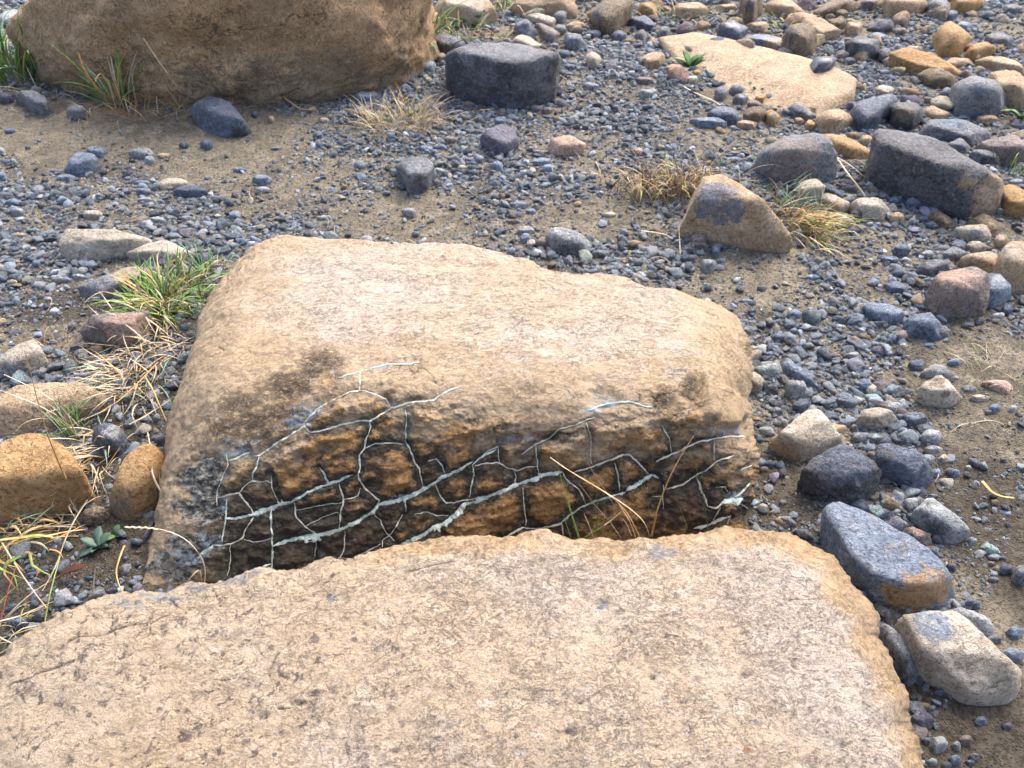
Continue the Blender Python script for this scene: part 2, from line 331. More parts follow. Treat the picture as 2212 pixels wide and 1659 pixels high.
def build_mid_slab():
    top = [(478,600),(515,562),(560,533),(620,511),(700,513),(760,517),(830,518),(900,525),(1000,529),(1080,543),(1140,556),(1165,578),(1225,588),(1290,590),(1350,596),(1385,616),(1440,626),(1500,640),(1560,657)]
    left = [(478,600),(435,680),(405,770),(382,850),(358,950),(348,1050),(338,1130),(318,1210),(298,1290)]
    right = [(1560,657),(1590,685),(1612,740),(1622,800),(1612,860),(1622,930),(1640,990),(1632,1060),(1622,1120),(1630,1190)]
    bot = [(298,1290),(450,1275),(600,1260),(800,1230),(1000,1200),(1300,1190),(1500,1190),(1630,1190)]
    nu, nv = 640, 400
    PX = coons(top, bot, left, right, nu, nv); u = np.linspace(0, 1, nu)[None]+np.zeros((nv, 1)); v = np.linspace(0, 1, nv)[:, None]+np.zeros((1, nu))
    vz = np.interp(np.linspace(0, 1, nv), [0,.03,.1,.3,.4,.50,.65,.8,1], [.11,.15,.185,.25,.257,.238,.17,.095,-.015])
    vz = smooth1(vz[:, None], 9)[:, 0]
    Z = vz[:, None]*(.30+.70*np.sqrt(np.clip(u/.13, 0, 1)*(2-np.clip(u/.13, 0, 1))))
    e = np.clip((1-u)/.085, 0, 1); Z = Z*(.12+.88*np.sqrt(e*(2-e)))
    P = onz(PX[..., 0], PX[..., 1], Z)
    S_y = np.interp(PX[..., 0], [300,350,480,560,640,700,760,860,1000,1150,1250,1350,1450,1500,1560,1640], [1010,985,950,915,860,800,800,795,840,885,880,850,842,835,900,930])
    n1 = fbm(np.stack([PX[..., 0]/60, PX[..., 1]/40, 0*u], -1), 4)
    n2 = fbm(np.stack([PX[..., 0]/22, PX[..., 1]/17, 0*u+9], -1), 4, .6)
    # finer cross joints: start far from any vein and run both ways until one is met
    rj = np.random.default_rng(5); JOINTS = []; traced = len(VEINS)
    def near(p): return min(float(seg_dist(np.array([[p]]), [(q_, 1)])[0, 0]) for q_, _, _ in VEINS)
    for _ in range(420):
        if len(JOINTS) >= 0: break
        x = rj.uniform(400, 1620); y = np.interp(x, [400, 1000, 1620], [1180, 1080, 1020])+rj.uniform(-170, 90)
        if y < np.interp(x, [350, 560, 700, 1000, 1620], [1030, 980, 930, 930, 960]) or near((x, y)) < 13: continue
        ang = rj.choice([1.45, 1.2, 1.75, -.35]) + rj.normal()*.12; run = []
        for sg in (1, -1):
            p = np.array([x, y]); seg = []; aa = ang
            for k in range(14):
                aa += rj.normal()*.16; p = p+sg*5*np.array([math.cos(aa), math.sin(aa)]); seg.append(p.copy())
                if k > 1 and near(p) < 3.5: break
            run.append(seg)
        pl = np.array(run[1][::-1]+[np.array([x, y])]+run[0])
        if len(pl) > 4: JOINTS.append((pl, 1, 0)); VEINS.append(JOINTS[-1])
    D = seg_dist(PX+np.stack([n2, n1], -1)*2.5, [(p, w_) for p, w_, t in VEINS])
    rel = PX[..., 1]-S_y
    face = sst(-25, 190, rel+n1*75+n2*25)*sst(.04, .14, u+n1*.04)
    cell = sst(-1, 31, D+n2*7+n1*6)
    N_ = grid_normals(P)
    wide = sst(0, 60, rel)*(.25+.75*sst(.05, .2, u))
    disp = .010*fbm(P*4.2+3, 3)+.0045*fbm(P*np.array([9, 16, 16.])+7, 4)+.0016*fbm(P*55, 3)
    disp += wide*(.0045*(sst(.5, 9, D)-1)+.009*sst(4, 46, D+n1*8)+.004*n1+.0025*n2+.0025*fbm(P*30+1, 4, .65))
    strat = perlin(np.stack([P[..., 0]*3+P[..., 2]*6, P[..., 1]*3, P[..., 2]*75+P[..., 0]*-14], -1)); disp += .006*wide*strat*(1-sst(30, 10, D))
    chip = ell(PX, 'b', [(1850,490,150,130)], .25, n1*.15); disp += .014*chip
    notch = ell(PX, 'b', [(1690,420,35,190),(1040,430,120,75),(360,720,80,45),(640,690,90,30)], .4, n1*.2); disp -= .012*notch
    scar = ell(PX, 'a', [(330,930,150,190),(330,1110,130,90)], .2, n1*.3); disp -= .008*scar*(1+.6*n2)
    eT = np.minimum(seg_dist(PX, [(np.array(top), 1)]), seg_dist(PX, [(np.array(right), 1)])); disp += (1-sst(0, 55, eT))*((.009*fbm(P*5+4, 2)+.006*fbm(P*27+1, 4, .65)*sst(-.3, .4, perlin(P*6))))
    # scaly step lines on the top
    disp -= .004*(1-sst(0, 4, np.abs(PX[..., 1]-(720+60*n1+.12*PX[..., 0])+30)))*sst(.1, .3, perlin(P*6))
    P = P+N_*disp[..., None]
    dark = ell(PX, 'a', [(1100,230,130,130),(900,350,190,110),(650,590,260,90),(870,480,150,90),(560,430,140,60)], .95, n1*.35)
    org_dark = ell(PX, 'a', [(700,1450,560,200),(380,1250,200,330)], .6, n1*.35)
    dark = np.maximum(dark, ell(PX, 'b', [(1440,420,70,80),(1640,360,60,90),(1600,600,170,120),(200,640,230,60),(720,700,150,40)], .95, n1*.35))
    blue = ell(PX, 'a', [(1010,500,110,75),(560,765,120,35),(380,1330,90,60),(240,1440,130,60),(1480,190,60,14),(460,1110,35,60),(1600,1050,80,18),(940,560,70,50)], .5, n1*.4)
    blue = np.maximum(blue, ell(PX, 'b', [(1040,430,110,55),(940,510,60,30),(360,720,70,34),(500,710,40,20),(1860,670,130,40),(1930,1130,80,45),(1480,960,60,20)], .5, n1*.4))
    grey = ell(PX, 'a', [(330,930,150,190),(330,1120,150,110),(300,1330,200,60),(160,1500,200,110),(560,700,120,40)], .5, n1*.35)
    warm = np.clip(sst(.30, .0, u+n1*.05)+sst(.80, 1., u+n1*.05)+.9*sst(.22, .42, v+n1*.06)+.3*sst(.06, 0, v), 0, 1)
    org = sst(.0, .9, .5+n1*.8+.55*ell(PX, 'b', [(250,1230,200,130),(650,1150,180,160),(1200,950,80,70),(1530,560,130,160),(1900,960,150,130),(1000,1040,120,70),(1290,1150,170,90)], .5)
              +.25*ell(PX, 'a', [(1200,830,600,230),(1450,1330,130,80),(1850,1000,200,110)], .5)-.8*ell(PX, 'a', [(700,1400,500,240),(1100,1260,420,140),(560,1080,150,100)], .5)-.5*ell(PX, 'b', [(1600,1150,220,120)], .5))
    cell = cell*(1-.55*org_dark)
    Pk, k4 = skirt(P, depth=-.10, inset=.03)
    me = grid_mesh('veined_boulder', Pk, dict(face=face, cell=cell, blue=blue, grey=grey, dark=dark, org=org, warm=warm), k4)
    N = NT('veined_granite'); v_, va, c, h = slab_nodes(N)
    fn = N.noise(va, 60, 6., .75, .5); fn2 = N.noise(v_, 24, 5., .7)
    A = lambda n: N.att(n)
    c = N.mix(N.math('MULTIPLY', N.rng(N.math('ADD', A('warm'), N.math('MULTIPLY', N.math('SUBTRACT', fn2, .5), 2.)), .2, 1.), .7), c, (.50, .36, .20))
    # ochre crust towards the left and along the shoulder
    dk = N.math('MULTIPLY', N.rng(N.math('ADD', A('dark'), N.math('MULTIPLY', N.math('SUBTRACT', fn, .5), 4.0)), .08, .7), .9)
    c = N.mix(N.math('MULTIPLY', A('dark'), .6), c, (.42, .27, .11))
    c = N.mix(dk, c, N.mix(N.rng(fn, .42, .6), (.03, .026, .022), (.14, .105, .07)))
    fh = N.noise(v_, 150, 5., .8, .3)
    og = N.rng(N.math('ADD', A('org'), N.math('MULTIPLY', N.math('SUBTRACT', fn, .5), 2.4)), .25, 1.1)
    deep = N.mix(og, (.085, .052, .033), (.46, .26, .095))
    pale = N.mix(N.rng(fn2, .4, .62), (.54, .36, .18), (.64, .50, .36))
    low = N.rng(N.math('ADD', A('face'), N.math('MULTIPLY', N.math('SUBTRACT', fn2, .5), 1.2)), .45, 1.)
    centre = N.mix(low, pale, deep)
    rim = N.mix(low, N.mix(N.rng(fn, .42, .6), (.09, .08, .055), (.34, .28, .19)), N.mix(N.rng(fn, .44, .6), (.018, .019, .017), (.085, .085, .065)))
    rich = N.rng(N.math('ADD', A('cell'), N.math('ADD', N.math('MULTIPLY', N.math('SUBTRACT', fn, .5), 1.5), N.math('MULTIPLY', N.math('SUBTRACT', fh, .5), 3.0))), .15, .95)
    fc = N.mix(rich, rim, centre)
    fc = N.mix(N.math('MULTIPLY', N.rng(fh, .50, .62), .65), fc, (.03, .027, .022))
    edge = N.math('ADD', A('face'), N.math('MULTIPLY', N.math('SUBTRACT', fn, .5), 2.0))
    c = N.mix(N.math('MULTIPLY', N.rng(edge, -.1, .7), .95), c, fc)
    gc = N.mix(N.rng(fn, .42, .60), (.055, .058, .055), (.40, .38, .32))
    c = N.mix(N.rng(N.math('ADD', A('grey'), N.math('MULTIPLY', N.math('SUBTRACT', fn2, .5), 3.)), .4, .95), c, gc)
    bc = N.mix(N.rng(fn, .36, .66), (.10, .14, .20), (.42, .52, .58))
    c = N.mix(N.math('MULTIPLY', N.rng(N.math('ADD', A('blue'), N.math('MULTIPLY', N.math('SUBTRACT', fn, .5), 5.)), .5, 1.2), .75), c, bc)
    m = N.out(c, .82, h, .95, .014, .3)
    o = link('veined_boulder', me, m)
    tag(o, 'large tan boulder with a dark cracked front face laced by white and pale teal veins', 'boulder')
    bvh = BVHTree.FromPolygons([Vector(p) for p in Pk.reshape(-1, 3)[:, :].tolist()], [tuple(p.vertices) for p in me.polygons])
    # veins, each a thin raised strip lying on the rock
    def vmat(nm, a, b, cdk):
        N = NT(nm); v = N.coords(rnd=False); f = N.noise(v, 70, 5., .7)
        c = N.mix(N.rng(f, .35, .62), a, b); c = N.mix(N.math('MULTIPLY', N.rng(N.noise(v, 120, 4., .8), .54, .68), .7), c, cdk)
        return N.out(c, .75, N.noise(v, 160, 5., .7), .7, .006, .3)
    vm = (vmat('white_quartz_vein', (.56, .54, .42), (.78, .75, .62), (.22, .20, .14)), vmat('teal_vein', (.40, .53, .46), (.72, .79, .68), (.16, .20, .165)))
    for idx, (pl, wd, teal) in enumerate(VEINS[:traced]+[(p_, .9, 0) for p_, _, _ in JOINTS]):
        L = np.linalg.norm(np.diff(pl, axis=0), axis=1).sum(); n = max(6, int(L/2.6)); q = resamp(pl, n)
        s = np.arange(n)
        jit = np.stack([perlin(np.stack([s*.16, 0*s+idx*3.3, 0*s+.5], -1)), perlin(np.stack([s*.16, 0*s+idx*3.3, 0*s+5.5], -1))], -1)*2.+\
              np.stack([perlin(np.stack([s*.5, 0*s+idx*3.3, 0*s+2.5], -1)), perlin(np.stack([s*.5, 0*s+idx*3.3, 0*s+7.5], -1))], -1)*1.
        q = q+jit; wv = wd*(1.6 if teal else 1.1)*(.95+.75*np.clip(perlin(np.stack([s*.22, 0*s+idx*1.7, 0*s+1.5], -1))+.3*perlin(np.stack([s*.9, 0*s+idx, 0*s+1.5], -1)), -.78, 1.))
        tp = np.minimum(1, np.minimum(s, n-1-s)/5.+.15); wv = wv*tp
        pts = []; runs = []
        for (x, y), ww in zip(q, wv):
            d = Vector(ray(x, y)).normalized(); loc, nor, _, dist = bvh.ray_cast(Vector((0, 0, CH)), d)
            if loc is None: continue
            pts.append((np.array(loc), np.array(nor if nor.dot(d) < 0 else -nor), max(ww, 1.3)*K/FP*dist))
        if len(pts) < 3: continue
        PP = np.array([p[0] for p in pts]); NN = np.array([p[1] for p in pts]); WW = np.array([p[2] for p in pts])
        if len(PP) > 8: NN = smooth1(NN, 3, 1); NN /= np.linalg.norm(NN, axis=1)[:, None]
        Tn = np.gradient(PP, axis=0); Sd = np.cross(Tn, NN); Sd /= np.linalg.norm(Sd, axis=1)[:, None]+1e-9
        hh = .0009 if not teal else .0012; e1, e2 = [.2*perlin(np.stack([s[:len(PP)]*1.3, 0*s[:len(PP)]+idx*2.1, 0*s[:len(PP)]+o_], -1)) for o_ in (.5, 9.5)]
        V = []
        for a, b, e_ in ((-.6, -.004, e1), (-.42, hh, e1), (.38, hh*1.25, e2), (.6, -.004, e2)): V.append(PP+Sd*((a+e_)*WW)[:, None]+NN*b)
        V = np.stack(V, 1); m_ = len(PP); i = np.arange(m_*4).reshape(m_, 4)
        F = np.stack([i[:-1, :-1], i[1:, :-1], i[1:, 1:], i[:-1, 1:]], -1).reshape(-1, 4)
        link('mineral_vein', mesh_np('mineral_vein', V.reshape(-1, 3), F), vm[teal], o)
    return bvh
bvh_mid = build_mid_slab()

def build_front_slab():
    top = [(-230,1570),(-120,1490),(0,1420),(46,1382),(95,1345),(140,1325),(200,1302),(262,1290),(300,1286),(360,1284),(420,1266),(490,1250),(560,1233),(592,1240),(618,1246),(650,1243),(690,1222),(715,1215),(745,1222),(800,1198),(850,1185),(900,1172),(960,1160),(1040,1158),(1100,1165),(1140,1164),(1180,1150),(1240,1162),(1300,1160),(1345,1168),(1375,1152),(1440,1158),(1500,1150),(1565,1136),(1600,1142),(1650,1141),(1700,1143)]
    right = [(1700,1143),(1735,1165),(1755,1185),(1790,1198),(1822,1245),(1872,1300),(1890,1330),(1893,1378),(1920,1430),(1940,1480),(1962,1500),(1962,1560),(1985,1600),(2000,1650),(2030,1720),(2070,1850),(2090,1990)]
    left = [(-230,1570),(-300,1700),(-330,1850),(-350,1990)]
    bot = [(-350,1990),(600,2030),(1400,2030),(2090,1990)]
    nu, nv = 720, 330
    PX = coons(top, bot, left, right, nu, nv); u = np.linspace(0, 1, nu)[None]+np.zeros((nv, 1)); v = np.linspace(0, 1, nv)[:, None]+np.zeros((1, nu))
    dR = seg_dist(PX, [(np.array(right), 1)]); dT = seg_dist(PX, [(np.array(top), 1)])
    n1 = fbm(np.stack([PX[..., 0]/90, PX[..., 1]/70, 0*u+4], -1), 4); n2 = fbm(np.stack([PX[..., 0]/22, PX[..., 1]/18, 0*u+8], -1), 4, .6)
    eR = np.clip(dR/62, 0, 1); eT = np.clip(dT/40, 0, 1)
    base = .265-.05*sst(.25, 0, u)
    Z = base*(.42+.58*np.sqrt(eR*(2-eR)))-.035*(1-np.sqrt(eT*(2-eT)))
    P = onz(PX[..., 0], PX[..., 1], Z)
    N_ = grid_normals(P)
    cracks = [VF('c', p) for p in ([(380,690),(450,650),(560,640),(640,610),(720,580),(830,570),(900,540),(960,500)],[(0,945),(100,910),(200,860),(330,820),(440,770),(500,720)],
      [(1480,880),(1520,760),(1590,680),(1650,640)],[(840,490),(835,570),(820,650)],[(625,520),(620,610),(640,640)],[(960,540),(970,470),(940,430)],[(1530,1045),(1600,1035),(1670,995)],
      [(1180,380),(1210,470)])]+[VF('d', p) for p in ([(1190,700),(1230,670),(1290,610),(1330,570)],[(20,290),(120,270),(230,240),(320,225)],[(2120,440),(2212,440)])]
    Dc = seg_dist(PX+np.stack([n2, n1], -1)*5, [(c, 1) for c in cracks])
    crack = (1-sst(.6, 2.4, Dc))*(.35+.65*sst(-.3, .3, n1))
    disp = .009*fbm(P*3.6+11, 3)+.0035*fbm(P*np.array([10, 17, 17.])+2, 4)+.0012*fbm(P*60, 3)-.003*crack
    rag = (1-sst(0, 45, dR)); disp += .6*rag*(.016*fbm(P*4.5+6, 2)+.003*fbm(P*24+2, 4, .65)+.004*n2)
    disp += (1-sst(0, 50, dT))*(.007*perlin(P*np.array([14, 30, 20.])+5)+.003*n2)
    pits = ell(PX, 'd', [(1915,860,40,26),(2190,800,40,26),(1110,460,40,30),(1400,865,25,16),(920,1195,50,20)], .5, n2*.25)
    pits = np.maximum(pits, ell(PX, 'c', [(1640,1010,45,14),(1000,1170,36,24),(1450,1070,30,24)], .5, n2*.2)); disp -= .004*pits
    P = P+N_*disp[..., None]
    spot = ell(PX, 'c', [(1840,425,34,26),(800,850,30,46),(910,610,26,40),(1125,550,36,34),(1010,540,24,26),(1260,960,24,28),(1000,1175,40,30),(1085,1155,34,26),(1340,1215,60,26),(1450,1070,36,28),(470,755,22,26),(1730,950,60,34),(880,1045,24,18),(370,1030,34,22),
        (1020,905,18,14),(560,1005,30,20),(1290,690,40,12),(1740,1100,40,60),(1540,1160,34,26),(1200,1310,50,14),(2190,1270,40,18),(460,870,20,20),(720,1140,18,18),(1360,900,24,10),(160,940,70,50),(600,1180,50,20),(680,1230,22,10),(1960,660,22,14),(1390,1135,12,12),(60,1160,20,14)], .5, n2*.5)
    spot = np.maximum(spot, ell(PX, 'd', [(1810,350,16,14),(1915,860,34,26),(1400,865,22,14),(50,940,20,16),(960,1165,60,26),(1000,1010,16,18),(650,1200,18,18),(1520,1275,14,12),(1120,620,24,14),(180,1270,22,16),(1500,640,40,10),(2180,800,36,20),(1110,455,28,24)], .5, n2*.5))
    blue = ell(PX, 'c', [(760,475,90,24),(660,455,60,26),(900,430,130,22),(1080,385,90,22),(1230,330,170,34),(1840,430,36,28),(1430,300,50,14)], .4, n1*.3)
    blue = np.maximum(blue, ell(PX, 'd', [(30,195,50,16),(1430,170,110,40),(1560,230,10,10),(1110,460,34,30)], .5, n1*.3))
    ochre = np.maximum((1-sst(10, 55, dT+n1*25)), (1-sst(15, 75, dR+n1*30)))*sst(700, 900, PX[..., 0])
    warm = sst(1100, 250, PX[..., 0]+n1*200)
    rust = ell(PX, 'd', [(1910,1290,24,18),(765,695,8,7),(175,620,8,6)], .3, n2*.2)
    Pk, k4 = skirt(P, depth=-.10, inset=.05)
    me = grid_mesh('granite_slab', Pk, dict(crack=crack, spot=spot, blue=blue, ochre=ochre, warm=warm, rust=rust), k4)
    N = NT('speckled_granite'); v_, va, c, h = slab_nodes(N)
    fn = N.noise(va, 70, 6., .75, .5); A = lambda n: N.att(n); nn = lambda a, k=1.4: N.math('ADD', a, N.math('MULTIPLY', N.math('SUBTRACT', fn, .5), k))
    c = N.mix(N.math('MULTIPLY', A('warm'), .5), c, (.53, .39, .23))
    c = N.mix(N.math('MULTIPLY', A('ochre'), .55), c, (.56, .35, .14))
    c = N.mix(N.math('MULTIPLY', N.rng(nn(A('ochre'), 2.4), .9, 1.4), .6), c, (.12, .095, .06))
    sp = N.math('ADD', N.noise(v_, 62, 4., .75, .5), N.math('MULTIPLY', N.math('SUBTRACT', N.noise(v_, 5, 3.), .5), .22))
    sm = N.math('MULTIPLY', N.rng(sp, .565, .615), N.rng(A('warm'), -.5, .6))
    c = N.mix(N.math('MULTIPLY', sm, .78), c, (.10, .08, .08))
    c = N.mix(N.math('MULTIPLY', N.rng(nn(A('spot'), 4.5), .5, 1.3), .75), c, (.07, .055, .065))
    c = N.mix(N.math('MULTIPLY', N.rng(nn(A('blue'), 5.), .5, 1.2), .75), c, (.19, .24, .29))
    c = N.mix(N.math('MULTIPLY', N.rng(nn(A('crack'), 1.), .3, .8), .6), c, (.09, .08, .07))
    c = N.mix(N.math('MULTIPLY', N.rng(A('rust'), .3, .7), .75), c, (.28, .10, .05))
    m = N.out(c, .84, h, .95, .015, .3)
    o = link('granite_slab', me, m)
    tag(o, 'huge flat peach and cream speckled slab filling the foreground', 'boulder')
    # a cream quartz flake stuck to its back edge
build_front_slab()
# ============================================================ ROCKS
_ico = {}
def ico(sub):
    if sub not in _ico:
        b = bmesh.new(); bmesh.ops.create_icosphere(b, subdivisions=sub, radius=1.)
        V = np.array([v.co[:] for v in b.verts]); V /= np.linalg.norm(V, axis=1)[:, None]
        F = np.array([[v.index for v in f.verts] for f in b.faces]); b.free(); _ico[sub] = (V, F)
    return _ico[sub]
def hull_planes(q):
    b = bmesh.new()
    for p in q: b.verts.new(p)
    bmesh.ops.convex_hull(b, input=b.verts[:]); b.normal_update()
    pl = []
    for f in sorted(b.faces, key=lambda f: -f.calc_area()):
        n = np.array(f.normal); h = n@np.array(f.verts[0].co)
        if h < 0: n, h = -n, -h
        if any(n@m > .975 for m, _ in pl): continue
        if h > 1e-3: pl.append((n, h))
    b.free(); return np.array([p[0] for p in pl]), np.array([p[1] for p in pl])
def rock_verts(pts, sub, p=14, amp=.05, seed=0, cuts=3, freq=1.6):
    p = p*2.6 if p > 9.5 else p*1.3; amp *= 1.3; cuts = cuts+(6 if p > 28 and cuts else 0)
    pts = np.asarray(pts, float); lo, hi = pts.min(0), pts.max(0); e = (hi-lo)/2; c = pts.mean(0)
    q = (pts-c)/e; q = q+np.random.default_rng(seed).normal(size=q.shape)*.004
    n, h = hull_planes(q); r_ = np.random.default_rng(seed+5)
    for _ in range(cuts):                        # broken corners
        m = r_.normal(size=3); m /= np.linalg.norm(m); s = (q@m).max()
        n = np.vstack([n, m]); h = np.r_[h, s*r_.uniform(.72, .92)]
    V, F = ico(sub); s = np.maximum(V@n.T/h, 0); r = (s**p).sum(1)**(-1./p); X = V*r[:, None]
    X = (X-(X.max(0)+X.min(0))/2)/((X.max(0)-X.min(0))/2)*e+(lo+hi)/2
    size = float((e[0]*e[1]*e[2])**(1/3)); o = seed*7.7
    d = amp*size*(fbm(X/size*freq+o, 3, .5)+.35*fbm(X/size*freq*5+o, 3, .6)*.8)
    st = np.array([[.25, .15, 1.]])@np.array([[1, 0, 0], [0, 1, 0], [0, 0, 1.]]); band = perlin(np.stack([X@st[0]/size*5+o, X[:, 0]/size*.8, X[:, 1]/size*.8], -1))
    d += amp*.22*size*band
    if sub >= 5: d += .010*size*perlin(X/size*32+o)
    dirn = (X-(lo+hi)/2)/size; dirn /= np.linalg.norm(dirn, axis=1)[:, None]
    return X+dirn*d[:, None], F
ROCKS = []   # records for labels and for keeping loose pebbles off the big stones
def rock(v, mat, label, outline, kap=1.3, ridge=(), patch=(), nick=None, p=12, amp=.055, z0=0., cuts=3, cat='rock', group=None, name='rock', freq=1.6, sub=None, back=.0, over=1.04):
    O = VF(v, outline); xs, ys = O[:, 0], O[:, 1]; seed = int(abs(xs.sum()*3+ys.sum())) % 9999
    x0, x1, y0, y1 = xs.min(), xs.max(), ys.min(), ys.max(); xc = (x0+x1)/2
    closed = np.vstack([O, O[:1]])
    def span(x):
        x = min(max(x, x0+.02*(x1-x0)), x1-.02*(x1-x0)); r = []
        for a, b in zip(closed[:-1], closed[1:]):
            if (a[0]-x)*(b[0]-x) <= 0 and a[0] != b[0]: r.append(a[1]+(b[1]-a[1])*(x-a[0])/(b[0]-a[0]))
        return min(r), max(r)
    base = onz(xc, y1, 0.); gz = float(ground_h(base[0], base[1]))+z0
    _, _, dep = toF(onz(xc, y1-.22*(y1-y0), gz)); kap = kap*.72; d = ray(xc, (y0+y1)/2); a = math.atan2(-d[2], d[1])
    mpp = float(dep)*K/FP; V_ = np.percentile([np.subtract(*span(x)[::-1]) for x in np.linspace(x0, x1, 11)], 75)*mpp
    H = V_/(math.cos(a)+kap*math.sin(a)); pts = []; vis = []
    for (x, y) in O:
        lo, hi = span(x); s = .45 if hi-lo < .12*(y1-y0) else np.clip((hi-y)/(hi-lo), 0, 1)
        vis.append((x, y, s))
    for x, y, f in ridge: q = VF(v, (x, y)); vis.append((q[0], q[1], f))
    def cap(x, y, s):   # no point nearer to us than the foot of the stone (a little overhang allowed)
        lo, hi = span(x); yb = max(hi, y1-.22*(y1-y0)); d_ = ray(x, y); Yb = onz(x, yb, gz)[1]; return min(s, max(0., (CH+d_[2]/d_[1]*Yb-gz)*over/H))
    vis = [(x, y, cap(x, y, s)) for x, y, s in vis]
    if not ridge: # a rounded top
        for f in (.3, .5, .7):
            x = x0+(x1-x0)*f; lo, hi = span(x); vis.append((x, lo+(hi-lo)*.42, .93))
    Q = np.array([onz(x, y, gz+H*s) for x, y, s in vis]); m = Q.mean(0)
    pts = list(Q)
    for q, (x, y, s) in zip(Q, vis):
        t = m+(q-m)*(.93 if s > .2 else 1.); t[2] = gz-.12*H-.004; pts.append(t)
        if s > .5 and back: t2 = q.copy(); t2[1] += back*H; t2[2] = gz+H*s*.5; pts.append(t2)
    wpx = (x1-x0)*K; sub = sub or (6 if wpx > 240 else 5 if wpx > 55 else 4 if wpx > 17 else 3)
    X, F = rock_verts(pts, sub, p, amp, seed, cuts, freq)
    org = np.array([m[0], m[1], gz]); ab = mat.split('+')
    me = mesh_np(name, X-org, F); mt = rock_mat(ab[0], ab[1] if len(ab) > 1 else None)
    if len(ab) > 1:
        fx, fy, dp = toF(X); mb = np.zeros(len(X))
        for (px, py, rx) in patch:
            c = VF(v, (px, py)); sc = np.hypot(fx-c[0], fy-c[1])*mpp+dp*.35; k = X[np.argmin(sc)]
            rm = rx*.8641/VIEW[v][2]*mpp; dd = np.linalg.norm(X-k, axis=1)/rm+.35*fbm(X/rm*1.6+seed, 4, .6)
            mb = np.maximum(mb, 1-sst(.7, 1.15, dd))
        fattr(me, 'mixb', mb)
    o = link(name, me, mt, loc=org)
    ROCKS.append(dict(o=o, m=ab[0], w=(x1-x0), box=(x0, y0, x1, y1), g=onz(xc, y1-(y1-y0)*.3, gz), r=(x1-x0)*mpp/2, ry=max(kap*H/2, .01), label=label, nick=nick, cx=xc, cy=(y0+y1)/2, asp=(x1-x0)/(y1-y0), grp=group, cat=cat))
    return o
def oval(v, x0, y0, x1, y1, mat, kap=1.3, label=None, **k):
    r = np.random.default_rng(int(abs(x0*3+y0*7)) % 9999); n = r.integers(6, 9); a = np.sort(np.linspace(0, 2*math.pi, n, endpoint=False)+r.uniform(-.25, .25, n))
    rr = r.uniform(.88, 1.08, n); X = (x0+x1)/2+(x1-x0)/2*np.cos(a)*rr; Y = (y0+y1)/2+(y1-y0)/2*np.sin(a)*rr
    return rock(v, mat, label, list(zip(X, Y)), kap, name='stone', cat='stone', **k)

# ---- the biggest
rock('F','ochre+brown','massive ochre-brown boulder behind the dry grass tufts, cut off by the top edge',[(25,60),(55,20),(95,-30),(300,-90),(600,-110),(880,-70),(935,-20),(925,30),(890,80),(885,140),(870,185),(760,195),(640,194),(500,197),(400,203),(300,213),(210,202),(140,198),(95,165),(45,110)],.9,
     [(70,40,.9),(300,20,.96),(600,10,.97),(850,40,.93),(150,110,.55),(430,120,.5),(860,110,.6)],[(740,185,70),(560,195,60),(860,170,50),(430,200,50),(110,190,50),(650,195,60)],'the massive ochre boulder',p=16,amp=.065,sub=6,cuts=0,freq=2.2)
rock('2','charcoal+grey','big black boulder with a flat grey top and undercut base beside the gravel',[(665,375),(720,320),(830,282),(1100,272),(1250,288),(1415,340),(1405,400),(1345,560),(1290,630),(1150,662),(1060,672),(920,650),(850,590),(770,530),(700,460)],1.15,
     [(690,400,.86),(870,395,.9),(1100,410,.9),(1330,440,.84),(1400,380,.84)],[(1000,300,130),(1260,330,100),(820,330,80),(1130,310,120)],'the big black boulder',p=24,amp=.06,cuts=0,over=1.25)  # grey patches on the top face: dust, with light from above painted in
rock('3','charcoal+tan','long dark block leaning downhill with a smooth blue-grey top and tan end',[(1240,880),(1262,828),(1400,828),(1480,858),(1650,898),(1800,978),(2000,1100),(2080,1160),(2095,1290),(2065,1390),(1820,1425),(1700,1380),(1450,1230),(1280,1140),(1235,1000)],1.05,
     [(1265,905,.93),(1400,960,.93),(1650,1050,.93),(1900,1160,.9),(2050,1215,.84)],[(2030,1250,150),(1960,1340,110),(1840,1180,50)],'the long dark block',p=24,amp=.04,cuts=0)
rock('3','tan+slate','pointed tan rock with a dark blue scab, standing between two grass clumps',[(-10,1400),(60,1290),(140,1190),(228,1108),(320,1130),(450,1220),(600,1300),(680,1400),(722,1510),(715,1625),(600,1632),(400,1592),(200,1545),(150,1475),(20,1460)],.9,
     [(225,1125,1.),(420,1250,.93),(600,1400,.66),(690,1580,.16),(120,1330,.55)],[(230,1230,120),(170,1330,85),(320,1350,95),(270,1400,60)],'the pointed tan rock',p=26,amp=.04,cuts=1)
rock('3','grey+mauve','rounded grey boulder half buried in gravel behind the pointed tan rock',[(490,995),(560,920),(640,860),(760,813),(880,838),(965,910),(1002,1010),(1003,1150),(960,1180),(880,1150),(800,1125),(650,1092),(540,1050)],1.0,
     [],[(700,1000,200)],'the rounded grey boulder',p=9,amp=.05)
rock('F','tan','long flat peach slab lying in the gravel with a small dark stone on it',[(1420,82),(1500,68),(1560,80),(1640,100),(1720,120),(1800,145),(1852,170),(1850,222),(1795,246),(1770,262),(1700,225),(1650,196),(1560,160),(1490,150),(1440,112)],14.,
     [(1480,90,.97),(1650,150,.97),(1780,215,.95),(1835,205,.9)],[],'the long peach slab',p=20,amp=.02,cuts=0,sub=5)
